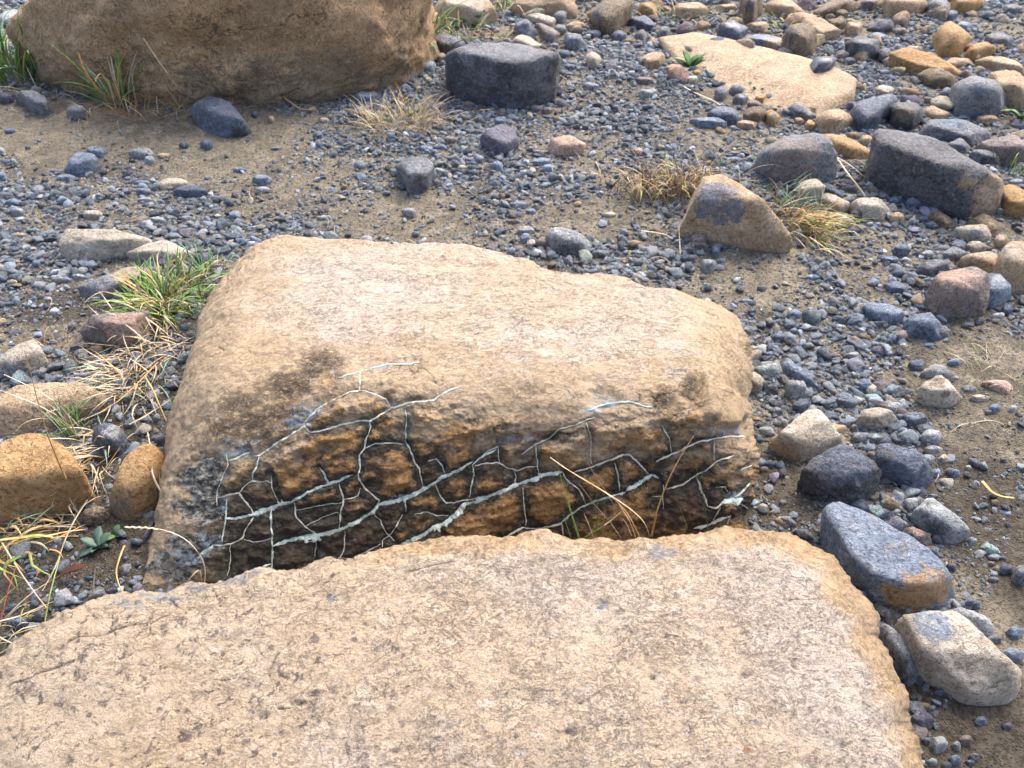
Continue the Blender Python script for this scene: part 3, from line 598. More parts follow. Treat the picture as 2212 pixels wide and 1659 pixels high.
rock('6','blue+orange','flat blue-grey slab of stone with a golden brown edge beside the foreground slab',[(873,100),(895,45),(1010,28),(1130,90),(1300,180),(1480,288),(1600,390),(1660,480),(1682,590),(1650,605),(1600,685),(1480,702),(1350,688),(1150,640),(1080,560),(1000,450),(930,330),(890,200)],1.9,
     [(905,130,.93),(985,260,.9),(1060,370,.88),(1180,450,.86),(1280,512,.86),(1400,535,.88),(1560,545,.88),(1640,520,.85)],[(1470,620,170),(1300,600,90),(1620,600,70)],'the flat blue slab',p=26,amp=.03,cuts=0)
rock('6','cream+blue','cream wedge-shaped rock with a faded blue corner at the lower right',[(1298,790),(1395,712),(1560,698),(1690,700),(1850,870),(2000,990),(2086,1080),(2050,1230),(1985,1272),(1830,1278),(1700,1222),(1500,1085),(1370,905)],1.3,
     [(1430,790,.9),(1450,910,.88),(1640,1080,.86),(1830,1215,.8),(2040,1160,.8)],[(1560,790,120),(1500,740,70)],'the cream wedge',p=24,amp=.03,cuts=0)
rock('5','charcoal+slate','knobbly charcoal boulder touching the cream triangular rock',[(788,1450),(830,1372),(950,1322),(1070,1308),(1190,1372),(1282,1470),(1280,1550),(1225,1650),(1100,1700),(900,1690),(820,1600)],1.0,
     [],[(1050,1400,170),(1180,1500,80)],'the knobbly charcoal boulder',p=11,amp=.075)
rock('5','cream+tan','bright cream triangular rock beside the dark cracked boulder face',[(565,1325),(650,1230),(740,1165),(828,1080),(900,1083),(960,1150),(1040,1270),(1047,1310),(960,1342),(860,1402),(780,1432),(640,1382)],1.25,
     [(640,1300,.62),(760,1290,.8),(860,1320,.7),(860,1120,1.)],[(700,1380,100),(600,1340,60)],'the cream triangular rock',p=20,amp=.03,cuts=0)
rock('5','slate+charcoal','dark slate boulder right of the knobbly charcoal boulder',[(1250,1405),(1300,1312),(1430,1298),(1532,1340),(1562,1420),(1642,1500),(1592,1600),(1500,1622),(1380,1560),(1280,1520)],1.2,[],[(1300,1380,80)],'the dark slate boulder',p=15,amp=.05)
rock('5','mauve+pink','large mauve-brown boulder right of the gravel with a rusty tint',[(1588,385),(1622,250),(1750,160),(1870,138),(1962,222),(1997,370),(1930,492),(1800,490),(1650,432)],1.0,[],[(1800,220,120)],'the mauve boulder',p=13,amp=.045)
rock('4','orange','big ochre-brown rounded boulder at the left edge beside straw',[(-80,950),(-40,860),(60,800),(160,780),(250,830),(290,930),(285,1050),(180,1120),(60,1162),(-60,1175),(-100,1060)],1.2,[],[],'the ochre boulder at the left edge',p=8,amp=.05)
rock('4','tan','low tan boulder at the left edge behind the ochre rounded boulder',[(-60,700),(0,650),(60,618),(150,605),(330,600),(405,650),(390,692),(330,705),(230,765),(130,795),(40,815),(-60,805)],2.0,[],[],'the low tan boulder',p=9,amp=.06)
rock('4','orange+brown','upright orange oval stone wedged beside the cracked boulder',[(418,1100),(440,960),(490,862),(560,833),(612,850),(617,1000),(585,1090),(520,1137),(450,1132)],1.3,[],[(440,1090,70)],'the orange oval stone',p=7,amp=.03)
rock('4','slate+pale','blue-black angular stone resting on straw above the orange oval stone',[(345,805),(378,760),(470,763),(492,802),(470,862),(412,907),(370,862)],.9,[],[(430,790,40)],'the blue-black stone',p=14,amp=.06)
rock('4','cream','large cream stone lying in gravel at upper left of the cracked boulder',[(225,70),(260,8),(330,-2),(440,18),(575,50),(570,72),(450,112),(340,147),(240,132)],1.6,[],[],'the large cream stone',p=11,amp=.05)
rock('4','cream','pale peach stone just behind the green grass tuft',[(478,112),(560,78),(650,53),(747,105),(735,152),(640,162),(540,142)],1.6,[],[],'the pale peach stone',p=12,amp=.04)
rock('4','grey+tan','long grey-tan stone pushing into the left of the green grass',[(298,235),(380,190),(500,163),(610,163),(620,200),(500,232),(400,292),(310,272)],1.4,[],[(500,190,70)],None,p=13,amp=.05)
rock('4','mauve+pink','pinkish red stone under the left side of the green grass',[(298,392),(370,343),(480,318),(570,318),(585,420),(520,482),(440,472),(330,420)],1.3,[],[(500,410,90)],'the pinkish red stone',p=14,amp=.05)
rock('4','cream+grey','smooth oval cream stone at the left edge above the low tan boulder',[(-10,530),(60,460),(130,438),(162,490),(150,540),(60,603),(0,575)],1.2,[],[(40,560,50)],'the oval cream stone',p=9,amp=.03)
rock('1','slate','blue-grey slate flake in front of the massive ochre boulder',[(1218,690),(1238,622),(1300,588),(1400,628),(1500,680),(1565,750),(1622,840),(1560,882),(1400,862),(1300,832),(1238,780)],2.4,[],[],'the blue-grey slate flake',p=18,amp=.04)
rock('1','grey','pale mauve-grey stone by the left tuft at the foot of the massive boulder',[(85,600),(130,553),(200,560),(290,600),(345,670),(320,740),(282,746),(180,680),(100,642)],1.3,[],[],'the mauve-grey stone',p=15,amp=.05)
rock('1','blue','angular blue-grey stone on the mud at the left',[(408,1095),(450,1020),(520,962),(570,962),(642,1030),(600,1102),(480,1112)],1.3,[],[],'the angular blue-grey stone',p=18,amp=.05)
rock('1','cream','flat oval cream stone touching a dark oval one',[(988,1192),(1060,1145),(1150,1140),(1217,1170),(1170,1212),(1060,1227)],2.2,[],[],'the flat oval cream stone',p=8,amp=.03)
rock('1','slate','dark oval stone touching a flat cream one on the left mud',[(1113,1222),(1170,1188),(1270,1185),(1337,1225),(1290,1267),(1180,1267)],1.5,[],[],None,p=8,amp=.04)
rock('2','grey+charcoal','pointed grey-beige stone alone on the mud in the middle distance',[(360,1080),(430,1050),(505,990),(560,1000),(610,1090),(622,1160),(570,1212),(480,1202),(400,1192),(368,1130)],.9,[],[(520,1190,70)],'the pointed grey-beige stone',p=17,amp=.06)
rock('2','purple','heart-shaped purple-grey stone lying flat in the gravel',[(898,880),(960,800),(1090,788),(1152,850),(1132,940),(1060,1015),(970,992),(918,930)],2.2,[],[],'the heart-shaped purple stone',p=14,amp=.05)
rock('2','pink','pink-orange stone lying alone in the grey gravel',[(1338,962),(1360,890),(1440,868),(1540,888),(1582,960),(1510,972),(1440,985),(1365,1008)],1.4,[],[],'the pink stone',p=13,amp=.05)
rock('2','pale+charcoal','speckled whitish grey stone just behind the cracked boulder',[(1318,1512),(1340,1460),(1440,1453),(1540,1490),(1613,1560),(1590,1622),(1480,1632),(1400,1600),(1340,1590)],1.2,[],[(1480,1610,80)],'the speckled whitish stone',p=13,amp=.05)
rock('3','slate+cream','small dark stone perched on the long peach slab',[(825,420),(850,375),(930,355),(992,368),(985,420),(960,467),(880,462)],1.0,[],[(960,380,40)],'the small dark perched stone',p=16,amp=.05,z0=.028)
rock('3','slate+pale','blue stone with a pale top behind the long peach slab',[(240,190),(262,140),(330,123),(442,180),(430,222),(370,272),(300,232)],1.0,[],[(350,160,50)],None,p=16,amp=.05)
rock('3','blue+tan','flat stone half blue half orange just behind the long peach slab',[(388,250),(440,210),(560,222),(680,260),(742,330),(640,325),(560,302)],2.,[],[(630,260,80)],None,p=11,amp=.05)
rock('3','brown+charcoal','dark brown pointed boulder standing behind the long peach slab',[(650,235),(700,160),(780,138),(850,170),(872,260),(842,352),(760,312)],.9,[],[(700,230,60)],'the dark brown pointed boulder',p=17,amp=.05)
rock('3','tan','wide tan boulder behind the dark brown pointed one',[(680,112),(800,88),(900,110),(1035,190),(1030,252),(900,272),(850,182)],1.4,[],[],None,p=10,amp=.05)
rock('3','charcoal+grey','dark grey rounded boulder beside a small black block',[(1058,285),(1100,240),(1200,223),(1272,250),(1285,320),(1270,382),(1180,342),(1080,312)],1.,[],[(1220,290,70)],'the dark grey rounded boulder',p=11,amp=.05)
rock('3','charcoal','small black block between the dark grey and the orange boulders',[(1278,310),(1350,303),(1362,350),(1340,397),(1280,372)],.9,[],[],None,p=18,amp=.05)
rock('3','orange','long orange boulder sloping to the right among the far stones',[(1358,312),(1450,298),(1580,330),(1700,390),(1832,480),(1780,502),(1600,445),(1530,472),(1400,432)],1.4,[],[],'the long orange boulder',p=10,amp=.06)
rock('3','brown','olive-brown stone leaning on the end of the long orange boulder',[(1528,482),(1600,430),(1700,440),(1792,490),(1780,532),(1750,557),(1650,547),(1550,522)],1.2,[],[],None,p=13,amp=.06)
rock('3','grey+slate','big pale angular rock with a dark patch near the right edge',[(1748,592),(1770,540),(1900,458),(1990,468),(2040,560),(2090,660),(2062,722),(1900,702),(1760,632)],1.0,[],[(1960,560,60)],'the pale angular rock',p=20,amp=.05)
rock('3','orange','round orange boulder near the top right corner',[(1635,205),(1660,150),(1730,128),(1800,170),(1872,235),(1812,332),(1700,312),(1630,262)],1.0,[],[],'the round orange boulder',p=12,amp=.04)
rock('3','orange','sharp-edged orange stone just right of the round orange boulder',[(1818,372),(1880,282),(1960,258),(2022,290),(2032,350),(1900,382)],1.1,[],[],None,p=18,amp=.04)
rock('3','tan','low tan boulder at the right edge behind the pale angular rock',[(1895,392),(2000,350),(2150,380),(2230,430),(2230,500),(2050,452)],1.4,[],[],None,p=10,amp=.04)
rock('3','tan','tan boulder at the right edge touching the pale angular rock',[(2000,470),(2150,448),(2260,500),(2260,700),(2100,642),(2040,562)],1.2,[],[],None,p=11,amp=.04)
rock('3','slate+charcoal','glossy blue-black rock beside a dark hollowed one',[(1103,685),(1180,640),(1300,608),(1402,640),(1380,700),(1280,742),(1250,822),(1200,842),(1110,792)],1.0,[],[(1230,780,70)],'the glossy blue-black rock',p=18,amp=.07)
rock('3','charcoal+brown','dark rock like an arch with a brown front, right of the blue-black one',[(1338,690),(1400,640),(1470,628),(1550,690),(1577,770),(1520,822),(1400,792),(1350,752)],.9,[],[(1440,740,60)],None,p=12,amp=.06)
rock('3','tan','round pale orange stone left of the glossy blue-black rock',[(868,770),(930,710),(1010,690),(1092,730),(1112,782),(1050,842),(950,852)],1.2,[],[],'the round pale orange stone',p=9,amp=.04)
rock('3','orange','thumb-sized orange stone left of the round pale orange stone',[(798,800),(830,765),(880,790),(885,830),(810,832)],1.2,[],[],None,p=9,amp=.04)
rock('3','grey+charcoal','dark grey angular stone at the lower edge of the long peach slab',[(688,690),(740,653),(830,700),(872,750),(800,775),(720,732)],1.2,[],[(760,740,40)],None,p=15,amp=.06)
rock('3','brown','brown round stone in the row in front of the long peach slab',[(398,720),(450,680),(530,688),(553,740),(520,792),(420,772)],1.1,[],[],None,p=11,amp=.05)
rock('3','orange+grey','small golden stone right of the brown round stone',[(543,722),(590,695),(642,740),(630,792),(560,792)],1.1,[],[(600,730,25)],None,p=11,amp=.05)
rock('3','slate','dark blue low stone left of the brown round stone',[(178,720),(250,678),(340,688),(397,740),(380,792),(310,792),(190,762)],1.3,[],[],None,p=14,amp=.05)
rock('3','blue','flat blue-green slab of stone in front of the dark blue low stone',[(55,760),(200,743),(303,765),(303,822),(240,828),(90,792)],1.6,[],[],None,p=18,amp=.03)
rock('3','tan','flat tan stone in front of the brown round stone',[(363,790),(420,765),(502,790),(480,827),(380,822)],1.6,[],[],None,p=11,amp=.03)
rock('3','orange+tan','flat orange rock between the rounded grey boulder and the long dark block',[(888,862),(1000,858),(1130,910),(1235,960),(1222,1022),(1150,1032),(1000,982)],1.5,[],[(950,880,70)],None,p=14,amp=.05)
rock('3','grey+blue','wide grey-blue boulder behind the long dark block',[(1538,842),(1600,770),(1760,748),(1900,778),(2003,850),(1960,902),(1870,952),(1780,882),(1600,872)],1.2,[],[(1750,780,90)],'the wide grey-blue boulder',p=12,amp=.05)
rock('3','tan','flat tan rock behind the wide grey-blue boulder',[(1550,702),(1620,678),(1735,730),(1700,765),(1580,765)],1.5,[],[],None,p=11,amp=.04)
rock('3','grey','jagged grey stone behind the top face of the long dark block',[(1718,930),(1800,878),(1863,940),(1850,985),(1780,975)],1.,[],[],None,p=18,amp=.06)
rock('3','grey+charcoal','pale-topped dark stone behind the right half of the long dark block',[(1858,990),(1900,948),(2010,958),(2083,1020),(2060,1065),(1950,1045)],1.1,[],[(1990,1030,50)],None,p=14,amp=.06)
rock('3','mauve','large mauve-grey stone at the right edge behind the long dark block',[(1898,922),(2000,858),(2120,848),(2250,940),(2250,1065),(2100,1065),(2060,1002)],1.2,[],[],None,p=12,amp=.05)
rock('3','orange','peach slab at the right edge touching the tan end of the long dark block',[(2058,1180),(2120,1172),(2280,1220),(2290,1400),(2200,1420),(2100,1392),(2060,1350)],2.5,[],[],None,p=14,amp=.03)
rock('3','cream','cream rounded stone in front of the rounded grey boulder',[(728,1212),(770,1160),(850,1138),(922,1200),(922,1242),(840,1302),(760,1282)],1.0,[],[],'the cream rounded stone',p=11,amp=.05)
rock('3','cream+orange','cream stone with an orange stripe, second in the line of pale stones',[(898,1272),(960,1243),(1080,1300),(1093,1340),(1040,1382),(950,1352)],1.2,[],[(990,1320,50)],None,p=12,amp=.04)
rock('3','cream','squarish cream stone, largest of the line of pale stones',[(1088,1312),(1150,1275),(1280,1252),(1363,1370),(1300,1422),(1200,1412),(1130,1362)],1.3,[],[],'the squarish cream stone',p=16,amp=.04)
rock('3','cream+mauve','pinkish cream stone in front of the cream stone with the orange stripe',[(938,1392),(1010,1368),(1110,1408),(1132,1460),(1080,1492),(980,1452)],1.2,[],[(1080,1430,60)],None,p=12,amp=.04)
rock('3','slate','flat dark slate stone half under the cream rounded stone',[(878,1165),(960,1188),(1050,1250),(1040,1282),(940,1242)],1.6,[],[],None,p=14,amp=.04)
rock('3','brown','grey-brown stone at the foot of the long dark block',[(1578,1372),(1640,1333),(1720,1388),(1773,1430),(1740,1482),(1660,1442)],1.2,[],[],None,p=12,amp=.05)
rock('3','cream+grey','pale oblong stone below the right end of the long dark block',[(1753,1482),(1790,1438),(1950,1438),(2013,1480),(2000,1532),(1950,1562),(1800,1512)],1.3,[],[(1900,1530,50)],'the pale oblong stone',p=11,amp=.04)
rock('3','brown+tan','crumbly brown stone between the pale oblong stone and the long dark block',[(1838,1422),(1950,1363),(2060,1428),(2085,1500),(2020,1545),(2000,1480),(1940,1442)],1.1,[],[(2000,1440,40)],None,p=12,amp=.07)
rock('3','brown','brown boulder cut off by the top edge behind the dark brown pointed one',[(838,82),(950,0),(1100,-40),(1153,40),(1050,92),(1000,62),(920,97)],1.1,[],[],None,p=12,amp=.05)
rock('3','tan','smooth tan boulder cut off by the top edge, left of a grey-brown one',[(1298,40),(1310,-20),(1440,-50),(1560,-20),(1583,40),(1500,87),(1350,87)],1.2,[],[],None,p=9,amp=.03)
rock('3','grey+brown','grey-brown boulder cut off by the top edge between two tan ones',[(1588,20),(1660,-30),(1720,0),(1748,60),(1700,97),(1620,62)],1.0,[],[(1680,60,40)],None,p=11,amp=.05)
rock('3','orange','deep orange boulder at the top edge, nearest the right corner',[(1738,10),(1760,-40),(1930,-40),(1958,20),(1900,62),(1780,52)],1.1,[],[],None,p=9,amp=.03)
rock('3','brown+charcoal','narrow dark brown stone standing upright at the top edge',[(385,10),(400,-60),(510,-70),(533,40),(520,112),(460,92),(400,62)],.7,[],[(420,20,50)],'the narrow upright stone',p=16,amp=.06)
rock('3','tan','tan stone right of the narrow upright stone at the top edge',[(548,25),(640,-30),(720,10),(792,82),(700,102),(640,92),(570,62)],1.2,[],[],None,p=12,amp=.05)
rock('3','tan','low yellow-tan stone left of the narrow upright stone at the top edge',[(-60,60),(0,15),(120,10),(190,45),(180,100),(60,110),(-30,100)],1.6,[],[],None,p=10,amp=.04)
rock('2','purple+charcoal','dark purplish stone between the big black boulder and the massive ochre one',[(583,252),(650,218),(740,228),(803,280),(740,332),(640,342),(600,302)],1.1,[],[(660,310,50)],None,p=15,amp=.05)
rock('2','mauve','small pinkish stone tucked under the left end of the big black boulder',[(598,340),(680,338),(693,380),(640,397),(598,382)],1.1,[],[],None,p=12,amp=.05)
rock('2','cream','lumpy beige stone behind the top of the big black boulder',[(1090,270),(1110,235),(1150,218),(1205,225),(1225,258),(1300,292),(1200,300),(1110,295)],1.0,[],[],None,p=12,amp=.06)
rock('2','slate+purple','upright blue-grey stone behind the big black boulder',[(1113,200),(1150,120),(1200,98),(1262,170),(1267,230),(1180,237)],.9,[],[(1200,150,50)],None,p=16,amp=.04)
rock('2','cream','smooth beige stone behind the upright blue-grey one',[(1168,92),(1250,78),(1380,128),(1393,162),(1300,165),(1200,122)],1.6,[],[],None,p=9,amp=.04)
rock('2','mauve+grey','grey-brown stone leaning on the upright blue-grey one',[(1258,150),(1330,158),(1413,220),(1360,272),(1290,222)],1.3,[],[(1380,220,40)],None,p=12,amp=.04)
rock('2','grey','round grey stone in front of the big yellow-tan boulder at the top edge',[(1368,92),(1400,60),(1450,78),(1455,130),(1400,142)],1.0,[],[],None,p=8,amp=.04)
rock('2','grey+blue','flat-faced grey stone behind the right end of the big black boulder',[(1428,292),(1450,203),(1540,218),(1583,290),(1500,303)],.9,[],[(1480,250,40)],None,p=20,amp=.04)
rock('2','tan','big yellow-tan boulder cut off by the top edge behind pale weeds',[(1105,10),(1220,-70),(1480,-70),(1523,60),(1512,112),(1380,65),(1250,85),(1150,60)],1.2,[],[],'the yellow-tan boulder at the top edge',p=12,amp=.04)
rock('2','tan+cream','smooth peach boulder at the top edge behind the broad-leaved weed',[(588,52),(620,-30),(900,-40),(983,20),(1023,150),(940,162),(760,122),(650,102)],1.4,[],[(800,30,150)],'the smooth peach boulder',p=11,amp=.03)
rock('2','brown+slate','olive-brown boulder with a dark left flank at the top edge',[(1588,92),(1700,0),(1760,-50),(1870,-30),(1883,80),(1860,152),(1780,172),(1650,112)],1.0,[],[(1650,50,60)],'the olive-brown boulder',p=16,amp=.05)
rock('2','orange','small orange stone right of the olive-brown boulder',[(1913,62),(1940,13),(2010,8),(2043,70),(2033,132),(1960,82)],.9,[],[],None,p=12,amp=.05)
rock('2','slate','dark slate stone in front of the small orange one near the top edge',[(1848,130),(1890,95),(1960,98),(2033,150),(2030,203),(1940,182)],1.2,[],[],None,p=14,amp=.05)
rock('2','tan','pinkish tan stone left of the leafy weed by the long peach slab',[(1928,382),(1990,328),(2060,338),(2083,390),(2050,427),(1970,422)],1.0,[],[],None,p=11,amp=.05)
rock('2','cream','pointed cream stone in the gravel right of the big black boulder',[(1573,362),(1620,323),(1680,368),(1673,412),(1600,422)],1.,[],[],None,p=15,amp=.05)
rock('2','blue','flat grey-blue stone in gravel right of the massive ochre boulder',[(85,620),(150,585),(235,600),(210,642),(130,665)],1.8,[],[],None,p=13,amp=.04)
rock('5','grey+pale','pale-topped stone behind the mottled block on the right mud',[(1548,852),(1640,788),(1720,810),(1767,880),(1760,922),(1640,872)],1.2,[],[(1640,820,70)],None,p=9,amp=.04)
rock('5','cream+brown','mottled beige block standing on the right mud',[(1548,942),(1590,870),(1660,858),(1740,900),(1803,960),(1790,1032),(1740,1082),(1640,1082),(1570,1022)],1.0,[],[(1640,900,60),(1700,1000,40)],'the mottled beige block',p=16,amp=.06)
rock('5','pink','smooth pink oval stone near the right edge',[(1938,912),(2020,890),(2100,898),(2143,950),(2110,1003),(2050,972)],1.5,[],[],'the pink oval stone',p=9,amp=.03)
rock('5','cream','whitish rounded stone behind the dark slate boulder',[(1143,1142),(1190,1078),(1300,1063),(1400,1108),(1417,1170),(1330,1222),(1230,1227),(1150,1182)],1.1,[],[(1300,1190,60)],'the whitish rounded stone',p=12,amp=.05)
rock('5','pale','small pale pebble-like stone right of the dark slate boulder top',[(1543,1262),(1590,1208),(1660,1218),(1693,1270),(1650,1322),(1570,1312)],1.1,[],[],None,p=13,amp=.05)
rock('5','pale+mauve','flat grey stone partly behind the whitish rounded stone',[(1240,1047),(1340,1028),(1430,1048),(1443,1110),(1400,1135),(1300,1080)],1.4,[],[(1300,1040,50)],None,p=14,amp=.05)
rock('5','grey+blue','grey stone right of the whitish rounded stone',[(1428,1130),(1490,1093),(1580,1118),(1583,1180),(1500,1212),(1450,1182)],1.1,[],[(1500,1130,40)],None,p=14,amp=.05)
rock('5','grey+green','flat angular grey stone behind the dark slate boulder',[(1178,1272),(1230,1228),(1350,1258),(1320,1312),(1240,1312)],1.8,[],[(1260,1260,30)],None,p=18,amp=.04)
rock('5','blue+pale','blue-grey rock tucked against the right side of the mauve boulder',[(1948,210),(2050,213),(2123,290),(2113,380),(2000,452),(1970,382)],1.0,[],[(2040,240,50)],None,p=14,amp=.05)
rock('5','tan+cream','tan boulder behind the mauve boulder',[(1788,132),(1850,70),(2000,58),(2043,110),(2093,180),(2060,247),(1960,202),(1870,142)],1.0,[],[(1950,80,60)],None,p=12,amp=.05)
rock('5','cream','white-topped stone above the tan boulder, right of the gravel',[(1838,35),(1890,0),(1960,8),(2003,50),(1900,85)],1.2,[],[],None,p=12,amp=.04)
rock('5','tan+cream','large peach boulder cut off by the right edge beside the mauve boulder',[(2048,130),(2070,60),(2160,-20),(2290,0),(2290,320),(2120,332),(2080,232)],1.0,[],[(2150,60,100)],'the peach boulder at the right edge',p=11,amp=.05)
rock('5','grey+charcoal','grey angular stone left of the mauve boulder top',[(1528,172),(1580,128),(1680,118),(1743,150),(1650,222),(1570,242)],1.2,[],[(1570,200,50)],None,p=17,amp=.05)
rock('5','brown','brown flat stone just left of the mauve boulder base',[(1498,232),(1560,248),(1603,290),(1590,327),(1500,285)],1.5,[],[],None,p=13,amp=.05)
rock('5','grey','pale grey-pink stone above the grey angular one by the mauve boulder',[(1678,82),(1760,38),(1843,80),(1800,132),(1700,122)],1.2,[],[],None,p=13,amp=.05)
rock('5','slate','dark blue flat stone in the gravel left of the mauve boulder',[(1308,282),(1390,258),(1463,310),(1440,352),(1360,340)],1.8,[],[],None,p=14,amp=.04)
rock('5','blue','textured blue-grey stone sunk in the gravel on the right',[(1163,432),(1220,398),(1330,393),(1433,460),(1430,532),(1330,552),(1230,502)],1.8,[],[],'the textured blue stone',p=12,amp=.06)
rock('5','blue+slate','angular blue rock on mud right of the textured blue stone',[(1443,522),(1500,470),(1580,433),(1650,500),(1693,560),(1670,652),(1600,642),(1480,582)],1.1,[],[(1560,610,70)],'the angular blue rock',p=17,amp=.05)
rock('5','pale+green','pale blue-white stone against the right side of the cracked boulder',[(468,812),(560,783),(640,788),(662,850),(620,892),(520,882)],1.3,[],[(520,860,50)],'the pale blue-white stone',p=11,amp=.04)
rock('5','blue','long curved blue-grey stone right of the pale blue-white stone',[(648,800),(690,783),(740,785),(820,850),(900,950),(905,990),(820,930),(700,882)],1.1,[],[],None,p=10,amp=.04)
rock('5','cream+tan','rounded cream stone half hidden by the right side of the cracked boulder',[(425,862),(470,838),(540,890),(557,940),(500,992),(435,972)],1.1,[],[(440,950,40)],None,p=8,amp=.04)
rock('5','pale','small whitish cube-shaped stone in front of the long curved blue one',[(683,945),(690,898),(800,903),(817,960),(800,1032),(720,1042)],.8,[(695,935,.92),(800,935,.92)],[],'the whitish cube',p=26,amp=.04,cuts=0)
rock('5','slate','small round slate stone in front of the whitish cube',[(723,1062),(770,1013),(830,1028),(852,1080),(780,1122),(730,1097)],1.,[],[],None,p=9,amp=.05)
rock('5','pale','pale grey stone in gravel just behind the cracked boulder at right',[(128,147),(160,108),(230,128),(237,170),(180,212),(140,192)],1.,[],[],None,p=12,amp=.06)
rock('6','pale','pale stone lying behind the cream wedge',[(1598,692),(1700,663),(1910,740),(1923,820),(1860,862),(1800,822),(1720,712)],1.3,[],[],None,p=16,amp=.05)
rock('6','grey+pale','smooth grey oval stone squeezed between the foreground slab and the cream wedge',[(1205,790),(1240,768),(1320,815),(1420,930),(1468,1040),(1452,1130),(1390,1162),(1300,1042),(1240,902)],1.3,[],[(1330,880,80)],'the smooth grey oval stone',p=7,amp=.03)
rock('6','charcoal','black stone deep in the gap under the flat blue slab',[(1160,655),(1270,690),(1292,760),(1250,792),(1200,742)],1.,[],[],None,p=12,amp=.05)
rock('6','blue+green','small speckled blue stone behind the flat blue slab',[(1118,72),(1170,53),(1270,88),(1283,130),(1200,152),(1130,102)],1.1,[],[(1200,90,50)],None,p=10,amp=.05)
rock('6','brown','small round brown stone behind the flat blue slab',[(1240,55),(1265,15),(1310,8),(1342,50),(1325,100),(1270,95)],1.,[],[],None,p=8,amp=.05)
rock('6','pale+charcoal','oblong pale speckled stone on the right mud above the flat blue slab',[(1448,70),(1470,20),(1510,-5),(1580,38),(1660,120),(1755,190),(1752,250),(1650,293),(1560,232),(1450,162)],1.0,[],[(1560,190,70),(1480,110,30)],'the oblong speckled stone',p=12,amp=.05)
rock('6','grey+pale','grey stone leaning on the left of the oblong speckled stone',[(1338,82),(1370,20),(1480,-2),(1470,60),(1440,98),(1400,102)],1.1,[],[(1420,30,40)],None,p=13,amp=.05)
rock('6','mauve+pink','pinkish brown flat stone between the flat blue slab and the oblong speckled stone',[(1348,202),(1430,183),(1530,228),(1538,300),(1480,302),(1420,252)],1.5,[],[(1450,210,50)],None,p=15,amp=.04)
rock('6','green','pale green flat stone on the mud near the right edge',[(1833,302),(1870,278),(1930,308),(1957,350),(1890,362)],1.8,[],[],None,p=12,amp=.04)
rock('6','tan','small tan flake behind the top right corner of the foreground slab',[(578,142),(610,118),(672,170),(675,195),(620,185)],2.,[],[],None,p=15,amp=.04)
rock('g','brown','crumbly clod of brown soil in front of the orange oval stone',[(850,190),(900,110),(1020,50),(1110,90),(1155,150),(1100,200),(1060,260),(950,265),(880,240)],1.1,[],[],'the soil clod',p=8,amp=.16,freq=3.2)
rock('g','grey','grey stone under straw at the foot of the ochre boulder',[(145,290),(200,225),(320,240),(335,300),(220,360),(160,345)],1.2,[],[],None,p=12,amp=.06)
rock('g','slate','dark blue oblong stone near the left end of the foreground slab',[(50,1165),(130,1090),(205,1085),(210,1140),(130,1200),(60,1200)],1.3,[],[],None,p=14,amp=.05)
rock('g','blue+slate','blue-grey stone leaning on the left end of the foreground slab',[(65,1290),(140,1230),(250,1240),(290,1300),(220,1395),(120,1380)],1.1,[],[(180,1350,70)],None,p=12,amp=.05)
rock('g','purple','round purplish stone above the pale one at the left end of the foreground slab',[(335,1200),(380,1145),(460,1150),(495,1210),(440,1300),(355,1285)],1.,[],[],None,p=9,amp=.05)
rock('g','pale','whitish stone touching the left end of the foreground slab',[(262,1370),(320,1300),(430,1305),(475,1335),(380,1390),(300,1420)],1.2,[],[],None,p=11,amp=.06)
rock('g','grey','grey stone lowest at the left end of the foreground slab',[(80,1520),(130,1465),(240,1450),(250,1500),(170,1560)],1.2,[],[],None,p=11,amp=.06)
rock('g','tan','small tan pebble against the back edge of the foreground slab at left',[(545,1235),(600,1180),(655,1200),(640,1250),(580,1272)],1.2,[],[],None,p=9,amp=.04)
rock('g','slate','small dark blue pebble against the back edge of the foreground slab at left',[(612,1150),(660,1125),(740,1155),(770,1190),(700,1220),(640,1190)],1.2,[],[],None,p=12,amp=.04)
rock('g','grey+brown','rough grey stone against the back edge of the foreground slab near the cracked boulder',[(920,1030),(1000,950),(1090,935),(1125,1010),(1030,1070),(930,1100)],1.1,[],[(980,1050,50)],None,p=11,amp=.07)
rock('g','purple','round brown-purple pebble right of the rough grey stone',[(1128,975),(1170,925),(1240,925),(1258,975),(1190,1015)],1.,[],[],None,p=8,amp=.04)
rock('g','brown','square ochre-brown pebble left of the lower corner of the cracked boulder',[(1268,710),(1330,695),(1345,770),(1290,795),(1262,770)],1.,[],[],None,p=18,amp=.04)
rock('g','purple','long dark purple stone lying against the lower left of the cracked boulder',[(1510,440),(1540,340),(1600,215),(1640,215),(1630,300),(1570,400),(1530,470)],1.2,[],[],None,p=14,amp=.05)
rock('a','tan','small tan stone stuck between the two slabs near the seed head',[(170,1625),(210,1600),(265,1585),(310,1610),(300,1655),(200,1665)],1.,[],[],None,p=10,amp=.06,z0=.17)
rock('1','pale','pale grey stone behind the left end of the massive ochre boulder',[(-20,120),(40,60),(110,52),(135,95),(60,150),(-10,160)],1.1,[],[],None,p=11,amp=.04)
